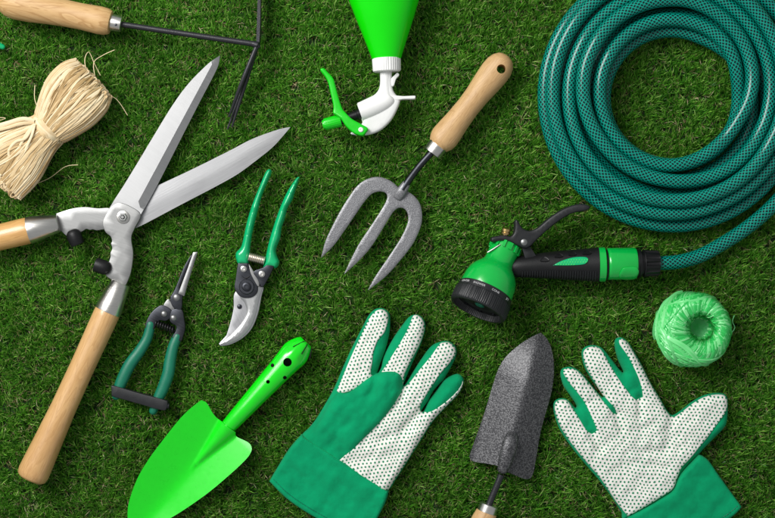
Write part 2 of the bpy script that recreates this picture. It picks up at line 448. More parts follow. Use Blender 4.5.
def make_grass():
    X, Y, Z0 = .50, .365, -.0135
    nt = 66000
    tx = RNG.uniform(-X, X, nt); ty = RNG.uniform(-Y, Y, nt)
    ox, oy = RNG.uniform(-.80, .80, 34000), RNG.uniform(-.62, .62, 34000)      # thinner turf further out
    k = (np.abs(ox) > X) | (np.abs(oy) > Y); tx = np.r_[tx, ox[k]]; ty = np.r_[ty, oy[k]]; outer = np.r_[np.zeros(nt, bool), np.ones(k.sum(), bool)]; nt = len(tx)
    # loose rows, as in woven turf
    ty = ty + .0022*np.sin(ty*2*PI/.0085)
    per = 8; n = nt*per
    tid = np.repeat(np.arange(nt), per)
    bx = tx[tid]+RNG.normal(0, .0013, n); by = ty[tid]+RNG.normal(0, .0013, n)
    dirn = np.repeat(RNG.normal(PI/2, .62, nt), per)+RNG.normal(0, .62, n)
    L = RNG.uniform(.0075, .0138, n)*np.repeat(RNG.uniform(.85, 1.1, nt), per)
    lean = np.clip(RNG.normal(.62, .24, n), .05, 1.2)        # radians from vertical at the base
    bend = RNG.uniform(.0, .5, n)
    W = RNG.uniform(.00030, .00056, n)*np.where(outer[tid], 2.0, 1.0)
    hue = np.clip(RNG.normal(.50, .25, n)+np.repeat(RNG.normal(0, .12, nt), per), 0, 1); tan = np.zeros(n)
    # thatch: thin curly straw-coloured threads low between the blades
    L = np.where(RNG.random(n) < .06, L*1.4, L); hue = np.where(RNG.random(n) < .07, RNG.uniform(.8, 1, n), hue)
    m = 42000
    bx2 = RNG.uniform(-X, X, m); by2 = RNG.uniform(-Y, Y, m)
    bx = np.r_[bx, bx2]; by = np.r_[by, by2]; dirn = np.r_[dirn, RNG.uniform(0, 2*PI, m)]
    L = np.r_[L, RNG.uniform(.007, .0125, m)]; lean = np.r_[lean, RNG.uniform(.35, .9, m)]; bend = np.r_[bend, RNG.uniform(.8, 1.5, m)]
    W = np.r_[W, RNG.uniform(.0003, .0005, m)]; hue = np.r_[hue, RNG.uniform(0, 1, m)]; tan = np.r_[tan, np.ones(m)]
    n = len(bx)
    ca, sa = np.cos(dirn), np.sin(dirn)
    P = [np.stack([bx, by, np.full(n, Z0)], 1)]; K = 3
    for k in range(K):
        a = lean+bend*(k/K); seg = L/K
        P.append(P[-1]+np.stack([ca*np.sin(a)*seg, sa*np.sin(a)*seg, np.cos(a)*seg], 1))
    tw = RNG.normal(0, .5, n)
    side = np.stack([-np.sin(dirn+tw), np.cos(dirn+tw), RNG.normal(0, .25, n)], 1)
    V = np.empty((n, 7, 3), np.float32); wd = (1, .95, .75)
    for k in range(3):
        V[:, 2*k] = P[k]-side*(W*wd[k])[:, None]; V[:, 2*k+1] = P[k]+side*(W*wd[k])[:, None]
    V[:, 6] = P[3]
    V[:, :, 2] = np.minimum(V[:, :, 2], (.0014+RNG.exponential(.0016, n))[:, None])
    base = (np.arange(n)*7)[:, None]
    lv = np.concatenate([base+np.array([0, 1, 3, 2]), base+np.array([2, 3, 5, 4]), base+np.array([4, 5, 6])], 1).astype(np.int32)
    ls = (np.arange(n)[:, None]*11+np.array([0, 4, 8])).astype(np.int32)
    me = bpy.data.meshes.new('grass'); me.vertices.add(n*7); me.vertices.foreach_set('co', V.ravel())
    me.loops.add(n*11); me.loops.foreach_set('vertex_index', lv.ravel())
    me.polygons.add(n*3); me.polygons.foreach_set('loop_start', ls.ravel())
    me.polygons.foreach_set('use_smooth', np.ones(n*3, bool))
    C = np.ones((n, 7, 4), np.float32); C[:, :, 0] = hue[:, None]; C[:, :, 2] = tan[:, None]
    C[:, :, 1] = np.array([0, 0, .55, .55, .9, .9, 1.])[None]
    at = me.attributes.new('tint', 'FLOAT_COLOR', 'POINT'); at.data.foreach_set('color', C.ravel())
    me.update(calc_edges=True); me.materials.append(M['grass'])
    o = bpy.data.objects.new('grass', me); COL.objects.link(o); o['kind'] = 'stuff'
    o['label'] = 'short dense green lawn grass with straw coloured thatch threads'; o['category'] = 'grass'
make_grass()

# ================================================================== HAND CULTIVATOR (top left)
th = Thing('hand_cultivator', 'double headed cultivator with ash wood handle and thin black prongs lying beside the raffia', 'cultivator', 60, 18, 14)
ax0, ax1 = (-4, -1, 14), (112, 23, 14)
L = np.hypot(116, 24)
MB(th).lathe(ax0, ax1, [(3, 2), (4, 7), (7, 12), (12, 15), (21, 16.6), (36, 16.2), (55, 14.4), (72, 13.4), (86, 13.2), (98, 13.6), (106, 14.0), (113, 13.4), (117, 11.6), (117.6, 10)], 40).build('handle', 'ash')
MB(th).lathe((112, 22.6, 14), (125, 25.2, 14), [(-1, 8.4), (0, 8.6), (9.5, 7.8), (10, 7.2), (10, 3)], 32).build('ferrule', 'satin')
MB(th).lathe((113+4, 26, 21.5), (113+4, 26, 24), [(0, 1.3), (1.2, 1.2), (1.4, .4)], 12).build('rivet', 'gun')
MB(th).sweep([(120, 24.2, 14), (160, 30.4, 15), (210, 38, 17), (258, 45.2, 19)], 2.9, 14).build('rod', 'blackrod')
MB(th).sweep([(254, 44.8, 19), (258, 46, 19), (259, 47, 19)], [3.3, 3.6, 2], 12, round_caps=True).build('collar', 'blackrod')
p = MB(th); p.pillow(poly([(256.4, 44), (257.2, 20), (258.1, -12), (260.9, -12), (260.6, 20), (259.6, 44)]), const(17), const(1), 6, rings=())
p.build('hoe_blade', 'blackrod')
for (tx, ty, tz, mx, my, mz) in ((228, 116, 4, 241, 82, 24), (231, 126, 3, 246, 84, 14), (226, 128, -2, 243, 86, 5)):
    MB(th).sweep([(257.5, 46, 19), ((257.5+tx)/2, (46+ty)/2, (19+tz)/2+(mz-14)*.5), (tx, ty, tz)], [(2.4, 2.4), (2.2, 2.2), (1.0, 1.0)], 10, sub=8).build('tine', 'blackrod')

# ================================================================== tip of a tool at the left edge
th = Thing('tool_handle', 'tip of an emerald green tool handle poking in beside the raffia at the left edge', 'handle', -10, 43, 5)
MB(th).sweep([(-42, 28, 6), (-22, 37, 6), (-6, 43.5, 5), (2.5, 47, 4)], [4.5, 4.5, 4.0, 2.6], 14, sub=6, round_caps=True).build('grip', 'grip_green')

# ================================================================== RAFFIA
th = Thing('raffia_bundle', 'bundle of pale straw raffia tied round its waist', 'raffia', 45, 130, 18)
rp = MB(th)
A0, A1, A2, A3 = np.array([89., 82.]), np.array([69., 104.]), np.array([48., 129.5]), np.array([-2., 172.])
def raffia_strand(rng):
    ang = rng.uniform(0, 2*PI); q = math.sqrt(rng.uniform(.15, 1)) if rng.random() < .25 else rng.uniform(.88, 1.03)
    c, s_ = math.cos(ang)*q, math.sin(ang)*q
    tw = rng.normal(0, .22)
    rows = []
    for t_, C, w, h, dx in ((0, A0, 25, 13, 0), (.10, A0*.75+A1*.25, 30.5, 18, 0), (.28, A1, 30, 20, 0), (.45, A2*.8+A1*.2, 20.5, 17, 0), (.53, A2, 18, 15.5, 0), (.62, A2*.8+A3*.2, 21.5, 17, 0), (.8, A2*.4+A3*.6, 31, 18, 0), (1, A3, 33, 15, 0)):
        tv = np.array([-.72, .69]) if t_ < .6 else np.array([-.78, .62]); nv = np.array([tv[1], -tv[0]])
        a = c+tw*(t_-.5)*3+rng.normal(0, .05); b = s_
        k = math.hypot(a, b); 
        if k > 1.04: a, b = a/k*1.04, b/k*1.04
        e = 0
        if t_ == 0: e = rng.uniform(-7, 3)-14*abs(c)**3*0
        if t_ == 1: e = rng.uniform(-6, 1)
        if t_ == 0: pass
        xy = C+nv*a*w+tv*e
        rows.append((xy[0], xy[1], max(1.0, 1+h+b*h*.95)))
    # closed loop ends: strand turns back down over the end
    return rows
for i in range(1150):
    rows = raffia_strand(RNG)
    w = RNG.choice([.4, .7, 1.1, 1.8], p=[.35, .35, .2, .1])
    rp.sweep(rows, (w, .28), 6, sub=4, tone=RNG.uniform(0, 1))
# folded ends: little arcs that close the bundle at its top end
for i in range(260):
    nv = np.array([.69, .72]); tv = np.array([-.72, .69]); b0 = RNG.uniform(-25, 25); b1 = b0+RNG.normal(0, 9); b1 = np.clip(b1, -27, 27)
    hz = RNG.uniform(6, 27); z2 = RNG.uniform(1, hz)
    for_end = RNG.uniform(1, 5)*(1-(b0/32)**2)
    p0 = A0+nv*b0+tv*12; p1 = A0+nv*b0*.95-tv*for_end; p2 = A0+nv*(b0+b1)/2*.97-tv*(for_end+2); p3 = A0+nv*b1+tv*10
    rp.sweep([(p0[0], p0[1], hz), (p1[0], p1[1], hz*.9), (p2[0], p2[1], (hz+z2)/2), (p3[0], p3[1], max(1, z2))], (RNG.uniform(.45, 1.2), .25), 6, sub=4, tone=RNG.uniform(.2, 1))
for i in range(220):
    nv = np.array([.66, .75]); tv = np.array([-.75, .66]); b0 = RNG.uniform(-30, 30); b1 = np.clip(b0+RNG.normal(0, 9), -33, 33)
    hz = RNG.uniform(6, 25); z2 = RNG.uniform(1, hz); fe = RNG.uniform(1, 6)*(1-(b0/38)**2)
    p0 = A3+nv*b0-tv*14; p1 = A3+nv*b0*.95+tv*fe; p2 = A3+nv*(b0+b1)/2*.97+tv*(fe+3); p3 = A3+nv*b1-tv*10
    rp.sweep([(p0[0], p0[1], hz), (p1[0], p1[1], hz*.9), (p2[0], p2[1], (hz+z2)/2), (p3[0], p3[1], max(1, z2))], (RNG.uniform(.45, 1.2), .25), 6, sub=4, tone=RNG.uniform(.2, 1))
rp.build('strands', 'raffia', angle=60)
tp = MB(th)
for k in range(7):
    off = (k-3)*1.25; c0 = A2+np.array([-.74, .67])*off
    nv = np.array([.67, .74]); ring = []
    for a in np.linspace(0, 2*PI, 25):
        jj = RNG.normal(0, .3); q = c0+nv*math.cos(a)*(18.4+jj)+np.array([-.74, .67])*math.sin(a)*2
        ring.append((q[0], q[1], 16.5+math.sin(a)*(17+jj)))
    tp.sweep(ring, (RNG.uniform(1.0, 1.9), .4), 6, caps=False, sub=2, tone=RNG.uniform(.4, 1))
tp.build('tie', 'raffia', angle=60)
lp = MB(th)
lp.sweep([(37, 122, 31), (26, 120, 33), (12, 124, 34), (-2, 128, 32), (-12, 132, 30)], (1.9, .5), 6, sub=6, tone=.9)
lp.sweep([(37, 124, 31), (24, 125, 34), (10, 129, 33), (-8, 133, 30)], (1.6, .5), 6, sub=6, tone=.6)
lp.sweep([(37, 126, 33), (30, 136, 36), (22, 150, 36), (14, 158, 35), (13, 151, 36), (20, 143, 37), (29, 140, 37), (34, 133, 36), (37, 126, 34)], (1.3, .5), 6, sub=6, tone=.8)
lp.sweep([(38, 125, 33), (36, 136, 37), (30, 149, 36), (24, 158, 34), (17, 162, 32)], (1.2, .4), 6, sub=6, tone=.95)
lp.build('knot', 'raffia', angle=60)
for path in ([(88, 76, 20), (84, 60, 14), (87, 51, 8), (92, 62, 5), (98, 74, 4)],
             [(95, 80, 14), (92, 62, 8), (100, 54, 4), (112, 48, 2)],
             [(106, 95, 10), (113, 97, 6), (119, 104, 4), (125, 114, 2)],
             [(60, 72, 12), (50, 77, 8), (41, 83, 3)], [(60, 74, 12), (52, 76.5, 8), (41, 81, 3)],
             [(38, 110, 14), (33, 98, 10), (32, 84, 4)],
             [(20, 188, 4), (45, 178, 2), (62, 166, 2), (75, 164, 2)],
             [(-4, 122, 20), (4, 118, 12), (-3, 117, 8), (-8, 120, 5)]):
    MB(th).sweep(path, (.35, .18), 5, sub=8, tone=.7).build('loose_fibre', 'raffia', angle=60)
MB(th).sweep([(62, 73, 12), (52, 77, 8), (41, 82, 3)], (1.3, .3), 5, sub=6, tone=.9).build('loose_fibre', 'raffia', angle=60)

# ================================================================== HEDGE SHEARS
th = Thing('hedge_shears', 'large open hedge shears with broad steel blades and varnished wooden handles', 'shears', 124, 217, 9)
ts, LB = axis((124, 217), (290, 127))
oB = curve([(290, 126.6, 1), (278, 129), (252, 138.5), (228, 151), (190, 170), (150, 189), (122, 203), (112, 222), (122, 231), (137, 227.5), (178, 206), (215, 186.5), (237, 174), (256, 160), (272, 147), (283, 135)])
def zB(x, y, d):
    t_, s_ = ts(x, y); z = lin(8.2, 1.6, np.clip(t_/LB, 0, 1)); return z+np.minimum(d, 12)*.03
MB(th).pillow(oB, zB, lambda x, y, d: zB(x, y, d)-1.6, 4, rings=(.6,)).build('blade', metal('shear_blade_steel', (.40, .40, .405), .42, -.5, .05, .08))
oTB = curve([(112, 209.5), (98, 208.3), (84, 207), (70, 209), (56, 213.6, 1), (60, 229.8, 1), (68, 236.8), (75, 235.5), (82.9, 231.2), (86.5, 229.2), (90, 230.2), (93, 229.6), (97, 230.6), (103, 229.6), (116, 228)])
MB(th).pillow(**slab(oTB, 6.2, 9.8, .7)).build('tang', 'steel')
tsA, LA = axis((136, 212), (219, 55.5))
oA = curve([(219.4, 55, 1), (212.5, 59.5), (204.8, 66), (188, 83.5), (172.4, 105), (154.3, 135), (139, 161), (124, 186), (113, 203.5), (109, 214), (122, 224), (135.5, 222), (141.5, 214.5, 1), (158, 184), (183, 134), (199.6, 101), (213.5, 74), (217.8, 64)])
rts, rL = axis((136.5, 206), (211.5, 64))
def zA(x, y, d):
    t_, s_ = tsA(x, y); base = lin(13.2, 3.6, np.clip(t_/LA, 0, 1))
    tt, ss = rts(x, y)
    return base-np.clip(ss, 0, 30)*.24*(tt > 0)*np.clip(tt/3, 0, 1)
MB(th).pillow(oA, zA, lambda x, y, d: zA(x, y, d)-1.5, 4, rings=(), grid=5, lines=[((136.5, 206), (211.5, 64)), ((136.5, 206), (145, 209.5))]).build('blade', metal('front_blade_steel', (.41, .41, .41), .40, .6, .06, .08), angle=9)
oTA = curve([(111, 208), (105.5, 217), (103.4, 224), (106, 232), (111, 236.5), (112.6, 241), (111.6, 244), (112.8, 248.5), (111, 253), (111, 257), (109, 264), (106.5, 276, 1), (114, 280.8), (126, 286.5, 1), (129, 280), (132, 271), (134, 254), (132.2, 238), (135.4, 228.6), (141.5, 215), (132, 207), (120, 203)])
MB(th).pillow(**slab(oTA, 10.2, 13.9, .8)).build('tang', 'steel')
MB(th).disc(124, 217.3, 13.6, [(0, 6.6), (1.0, 6.6), (1.3, 6.1), (1.3, 0.2)]).build('washer', 'satin')
b = MB(th); b.disc(124, 217.3, 14.8, [(0, 4.4), (2.4, 4.4), (3.0, 3.8), (3.0, 2.5), (2.6, 2.2), (4.2, 2.0), (4.6, 1.4), (4.6, 0.1)], 6)
b.build('nut', 'steel', angle=20)
# handles
def unit2(a, b): a, b = np.array(a, float), np.array(b, float); return (b-a)/np.linalg.norm(b-a)
hA0, hA1 = np.array([108.5, 311]), np.array([31.5, 479]); u = unit2(hA0, hA1)
LAh = np.linalg.norm(hA1-hA0)
MB(th).lathe((*hA0, 13), (*hA1, 14.5), [(-2, 12.2), (0, 12.8), (6, 13), (60, 12.4), (105, 12.8), (140, 14.2), (165, 15.4), (LAh-8, 15.8), (LAh-3, 14.8), (LAh-.6, 12), (LAh, 9)], 48).build('handle', 'pine')
MB(th).lathe((*(hA0-u*31), 12.5), (*hA0, 12.8), [(0, 5), (0, 9.0), (.6, 9.6), (24, 12.9), (30.5, 13.4), (31.5, 13.3), (31.5, 9)], 48).build('ferrule', 'satin')
hB0, hB1 = np.array([30, 230.4]), np.array([-140, 271]); u = unit2(hB0, hB1); LBh = np.linalg.norm(hB1-hB0)
MB(th).lathe((*hB0, 13), (*hB1, 14.5), [(-2, 12.8), (0, 13.2), (6, 13.4), (60, 12.8), (105, 13), (140, 14.2), (LBh-8, 15.6), (LBh-3, 14.6), (LBh, 9)], 48).build('handle', 'pine2')
MB(th).lathe((*(hB0-u*30), 12), (*hB0, 12.8), [(0, 5), (0, 8.4), (.6, 9.0), (24, 13), (29.5, 13.6), (30.5, 13.5), (30.5, 9)], 48).build('ferrule', 'satin')
for (a, c) in (((72.3, 229.5, 14), (79, 245.5, 13)), ((111.5, 269.5, 15), (95.5, 264, 16))):
    MB(th).lathe(a, c, [(-.0, 0.4), (.3, 2.6), (1.2, 4.6), (3, 6.4), (5.2, 7.2), (8, 7.4), (15.5, 7.2), (16.6, 6.6), (16.8, 3)] if a[0] < 100 else
                 [(-.0, 0.4), (.3, 2.6), (1.2, 4.6), (3, 6.4), (5.2, 7.2), (8, 7.4), (15, 7.2), (16.4, 6.6), (16.6, 3)], 32).build('bumper', 'rubber')

# ================================================================== SNIPS (small, strapped shut)
th = Thing('garden_snips', 'small closed pointed snips with dark green handles held by a black strap', 'snips', 160, 330, 6)
oBl = curve([(197.2, 251.8, 1), (191.5, 252.6), (187, 263), (176, 296), (184, 297), (190, 279)])
MB(th).pillow(outline=poly([(197.8, 252.0), (193.5, 252.4), (188, 268), (178.5, 293.5), (184.5, 296), (189, 280)]), ztop=lambda x, y, d: 8.6-np.clip(1-d, 0, 1)*.5, zbot=const(4), step=3, rings=(.8,)).build('blade', 'steel')
ob = curve([(193, 253), (184.5, 266), (175.5, 288), (170.5, 297.5), (171.5, 304), (175, 308.5), (181.5, 309), (182.8, 297), (185, 291), (180, 288.5), (186, 272)])
MB(th).pillow(**slab(ob, 2.5, 8.0, .7, 2)).build('blade_body', 'gun')
MB(th).pillow(**slab(curve([(168, 299), (163.5, 306.5), (173, 311), (174.5, 306), (171, 302)]), 3, 6.5, .5, 2)).build('lower_blade', 'steel')
oL = curve([(163, 305), (156, 308), (149.5, 315), (145.5, 324), (146.5, 330), (154, 329), (156, 323.5), (160, 320.5), (166, 321), (171, 317), (171.5, 310)])
MB(th).pillow(**slab(oL, 1.5, 7.4, 1.0, 2)).build('shank', 'gun')
oR = curve([(172, 310), (182, 309.5), (184.5, 319), (185.5, 328), (183.5, 336), (181, 341), (172.5, 338), (175.5, 331), (176, 326), (170, 321)])
MB(th).pillow(**slab(oR, 1.7, 7.8, 1.0, 2)).build('shank', 'gun')
for x, y, r in ((176.6, 297.4, 3.6), (164.2, 313.7, 3.1), (173.7, 317.8, 3.1)):
    MB(th).disc(x, y, 7, [(0, r), (.9, r), (1.8, r*.75), (2.2, r*.35), (2.25, .05)], 20).build('rivet', 'steel')
sp = MB(th)
hel = [(155.5+t_*19, 323+t_*7.5+3.2*math.cos(t_*2*PI*8)*.9, 5.5+3.3*math.sin(t_*2*PI*8)) for t_ in np.linspace(0, 1, 120)]
sp.sweep(hel, .95, 6); sp.build('spring', 'black', angle=60)
MB(th).sweep([(150.5, 324, 4.5), (147, 338, 4.5), (139.5, 351, 5), (130, 364, 5.5), (122.5, 379, 5.5), (118.5, 389, 5), (116, 396, 4.5)], [(4.8, 4), (5.1, 4.5), (5.6, 4.8), (6, 5), (6, 5), (5.4, 4.8), (4.2, 4)], 16, sub=5, round_caps=True).build('grip', 'dark_green')
MB(th).sweep([(177.5, 336, 4.5), (173, 347, 4.8), (170, 361, 5), (168, 374, 5.5), (163, 388, 5.5), (157, 401, 5), (153, 411, 4.5)], [(4.8, 4), (5.3, 4.5), (5.9, 5), (6.1, 5.2), (5.9, 5), (5.2, 4.8), (4.2, 4)], 16, sub=5, round_caps=True).build('grip', 'dark_green')
ost = curve([(112, 386.2, 1), (115, 385.3), (140, 392.5), (165, 399.3), (168.5, 402.5), (167, 408.5), (163, 409.8), (140, 403.5), (112.5, 395.6, 1)])
MB(th).pillow(**slab(ost, 3, 12, .9, 2.5)).build('strap', 'charcoal')
s1 = MB(th); s1.lathe((161.5, 404.5, 8), (170.5, 406, 8), [(0, 3.2), (5, 3.2), (5, 2), (6.5, 2), (6.5, 3.4), (8, 3.2), (8, .5)], 20); s1.build('strap_screw', 'gun')

# ================================================================== SECATEURS
th = Thing('secateurs', 'open bypass secateurs with glossy emerald handles and a curved steel blade', 'secateurs', 250, 260, 7)
oSL = curve([(268.3, 169.0), (264.8, 173), (258, 189), (251.2, 206.3), (246.5, 222), (243, 238), (240.5, 247), (235.8, 252.4), (235.4, 258), (237.6, 264.5, 1), (248.3, 264.5, 1), (249.4, 256), (250.5, 244), (253, 229.5), (257.4, 212), (262.2, 194.7), (268, 181), (271.6, 172.2), (270.6, 169.5)])
MB(th).pillow(oSL, lambda x, y, d: 3+rnd(d, 5.2, 8), lambda x, y, d: 3-rnd(d, 5, 3.6), 1.4, rings=(.3, .8, 1.6, 2.6, 3.8), grid=1.6).build('grip', 'grip_green', angle=60)
oSR = curve([(298.2, 176.7), (294.8, 179.5), (286.3, 192.8), (278.7, 210.2), (272.8, 227.6), (268.3, 243), (265.5, 256), (262.8, 267.5, 1), (270.5, 267.5), (276, 268), (279.3, 262.5), (277, 256), (276, 249), (280, 238), (281.5, 228), (284.5, 219), (287.5, 208), (292.2, 200), (294.3, 193.5), (299, 180), (299.8, 177.8)])
MB(th).pillow(oSR, lambda x, y, d: 3+rnd(d, 5.2, 8), lambda x, y, d: 3-rnd(d, 5, 3.6), 1.4, rings=(.3, .8, 1.6, 2.6, 3.8), grid=1.6).build('grip', 'grip_green', angle=60)
sp = MB(th)
prof = []
for k in range(9): prof += [(k*1.9, 4.0), (k*1.9+.5, 4.7), (k*1.9+1.3, 4.7), (k*1.9+1.8, 4.0)]
sp.lathe((248.5, 256.5, 6.5), (266, 261, 6.5), prof, 24); sp.build('spring', metal('spring_steel', (.78, .72, .60), .3))
oHook = curve([(235, 292), (233.2, 308), (230.3, 321.4), (226, 335.5, 1), (218.6, 343.4, 1), (219.5, 345.6), (222, 346), (231, 344.4), (242.8, 338), (251.8, 328.4), (257.8, 314), (261.3, 297), (263, 286), (252, 283)])
MB(th).pillow(**slab(oHook, 1.2, 4.6, .6, 2.5)).build('hook_blade', 'dull')
oMain = curve([(240, 296), (244.5, 303), (246.3, 312), (241.5, 322.8), (230.5, 335), (219.3, 344.3, 1), (228, 343.6), (240, 337.8), (249.4, 327.8), (255.3, 313.8), (259, 297), (261.5, 286), (250, 285)])
MB(th).pillow(oMain, lambda x, y, d: 5.2+np.clip(d, 0, 2)*.65, const(4.7), 2, rings=(.4, 1.9)).build('cutting_blade', metal('polished_blade', (.68, .68, .67), .3, 1.1, .04, .06))
MB(th).disc(239.3, 306.6, 4.5, [(0, 2.5), (.7, 2.5), (.7, 1.6), (1.0, 1.2), (1.0, .05)], 14).build('pin', 'gun')
oPl = curve([(237.8, 263, 1), (248, 263, 1), (250.2, 271), (254.3, 278), (257.5, 284), (257.6, 292), (252.5, 297), (245, 298), (239, 295.4), (234.6, 288), (235.8, 278)])
MB(th).pillow(**slab(oPl, 4.2, 8.4, .8, 2)).build('pivot_plate', 'gun')
MB(th).pillow(**slab(curve([(248.5, 263.2, 1), (251.5, 267.5), (257, 277), (259.5, 283.5), (258, 286.5), (251, 274)]), 4, 8.9, .4, 2)).build('plate_edge', 'steel')
oLv = curve([(274.3, 258.8), (269.8, 262), (264, 267), (260, 268.6), (255, 270.5), (253.6, 273.4), (257.5, 279), (259.8, 284.5), (263, 287), (267, 281), (272, 271.5), (275.5, 263), (276.2, 260)])
MB(th).pillow(**slab(oLv, 4.4, 9.4, .8, 2)).build('shank', 'gun')
b = MB(th); b.disc(246.7, 286.7, 8.2, [(0, 7.6), (.8, 7.6), (1.4, 7.0), (1.4, 4.6), (2.6, 4.4), (3.2, 3.6), (3.2, 2.2), (2.5, 1.9), (2.5, .1)], 32); b.build('pivot_bolt', 'gun')
for x, y in ((243.7, 268.9), (262, 274)):
    b = MB(th); b.disc(x, y, 8.2 if x < 250 else 9.2, [(0, 3.4), (.9, 3.2), (1.4, 2.4), (1.4, 1.3), (.7, 1.1), (.7, .1)], 18); b.build('screw', 'satin')
lg = MB(th); lg.pillow(**slab(curve([(240.5, 274.5), (245, 277.5), (250.5, 275.5), (246, 279)]), 8.2, 8.9, .2, 2)); lg.build('catch', 'black')

# ================================================================== GREEN TROWEL
th = Thing('hand_trowel', 'bright lime green enamelled trowel with a hollow hanging handle', 'trowel', 210, 440, 10)
gts, gL = axis((226, 429), (133, 536))
oG = curve([(199.8, 401), (204, 400.5), (207.6, 403), (212.4, 412), (217, 418), (222, 421, 1), (236, 432, 1), (236.5, 436.5), (247.5, 441.5), (251.5, 445.5), (251.5, 451), (245.6, 459.4), (228.4, 475.5), (205.5, 494.5), (178.8, 513), (160, 523.5), (145, 530), (134, 531), (128.5, 524), (127.8, 510), (131, 495.7), (138.6, 476.6), (148.5, 460), (159.7, 444.5), (182.6, 416)])
def zG(x, y, d):
    t_, s_ = gts(x, y); a = np.abs(s_)
    base = lin(6.5, 4.0, np.clip(t_/gL, 0, 1))+np.clip((t_-90)/60, 0, 1)**2*4
    tr = .33*np.sqrt(a*a+40)-2
    rw = np.clip(10.5*(1-t_/56), 0.01, 12); rid = np.where(t_ < 56, np.clip(1-(a/(rw*1.15))**2, 0, 1)**1.3*rw*1.0, 0)
    return base+tr+rid
MB(th).pillow(oG, zG, lambda x, y, d: zG(x, y, d)-1.2, 2.2, rings=(.5,), grid=2.0, lines=[((214, 442.8), (146, 521))]).build('blade', 'trowel_green', angle=65)
g0 = np.array([214., 442.]); g1 = np.array([300., 348.])
u = unit2(g0, g1); nrm = np.array([-u[1], u[0]])
hb = MB(th)
secs = [(1, 4.0, 2.5), (7, 6.2, 5.2), (14, 7.2, 6.8), (22, 8.0, 8), (32, 8.7, 9), (45, 9.4, 9.6), (60, 10.2, 10), (80, 11.4, 10.6), (95, 12.2, 11), (108, 13.2, 11.4), (117, 14.2, 11.6), (122, 14.0, 10.8), (128, 12.0, 9.0), (134, 9.0, 6.2), (136, 7.0, 4)]
pts = [(*(g0+u*t_), 9.5) for t_, _, _ in secs]
# upper surface with real holes: pillow over the handle outline
Lh = 137
def side_w(t_): return np.interp(t_, [q[0] for q in secs], [q[1] for q in secs])
def hgt(t_): return np.interp(t_, [q[0] for q in secs], [q[2] for q in secs])
oH = [g0+u*t_+nrm*side_w(t_) for t_ in np.linspace(1, 136, 46)]+[g0+u*t_-nrm*side_w(t_) for t_ in np.linspace(136, 1, 46)]
hts, _ = axis(g0, g1)
def zH(x, y, d):
    t_, s_ = hts(x, y); w = side_w(t_); a = np.clip(np.abs(s_)/w, 0, 1)
    fac = np.clip((t_-113)/10, 0, 1)                      # the end turns into flat facets
    rndp = np.sqrt(1-a*a); flat = np.clip(1.35-1.35*a, 0, 1)*.8+.2*rndp
    return 8+hgt(t_)*(rndp*(1-fac)+flat*fac)
hb.pillow(np.array(oH), zH, lambda x, y, d: np.maximum(zH(x, y, d)-1.5, 1.0), 2.2, holes=[circle(288, 361.6, 4.3), circle(272.8, 364.9, 1.9), circle(268.6, 381.1, 1.9), circle(285.2, 377.2, 1.9)], rings=(.25, .8, 1.6), grid=2.2)
hb.build('handle', 'trowel_green', angle=50)
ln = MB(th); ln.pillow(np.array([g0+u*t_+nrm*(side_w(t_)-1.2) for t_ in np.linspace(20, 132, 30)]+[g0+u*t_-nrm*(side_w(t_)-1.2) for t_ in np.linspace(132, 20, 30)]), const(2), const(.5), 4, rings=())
ln.build('handle_hollow_shade', 'rubber')  # dark sheet standing in for the shade inside the hollow handle
fl = MB(th)
for (a, c) in (((293.5, 346.5), (304.5, 341)), ((302, 353.5), (307.5, 343.8)), ((309.5, 360), (311.5, 348.5))):
    za = float(zH(np.array([a[0]]), np.array([a[1]]), 0)[0]); zc = float(zH(np.array([c[0]]), np.array([c[1]]), 0)[0])
    fl.sweep([(*a, za+.5), (*((np.array(a)+np.array(c))/2), (za+zc)/2+.9), (*c, zc+.5)], .6, 6)
fl.build('fold_seam', 'black')

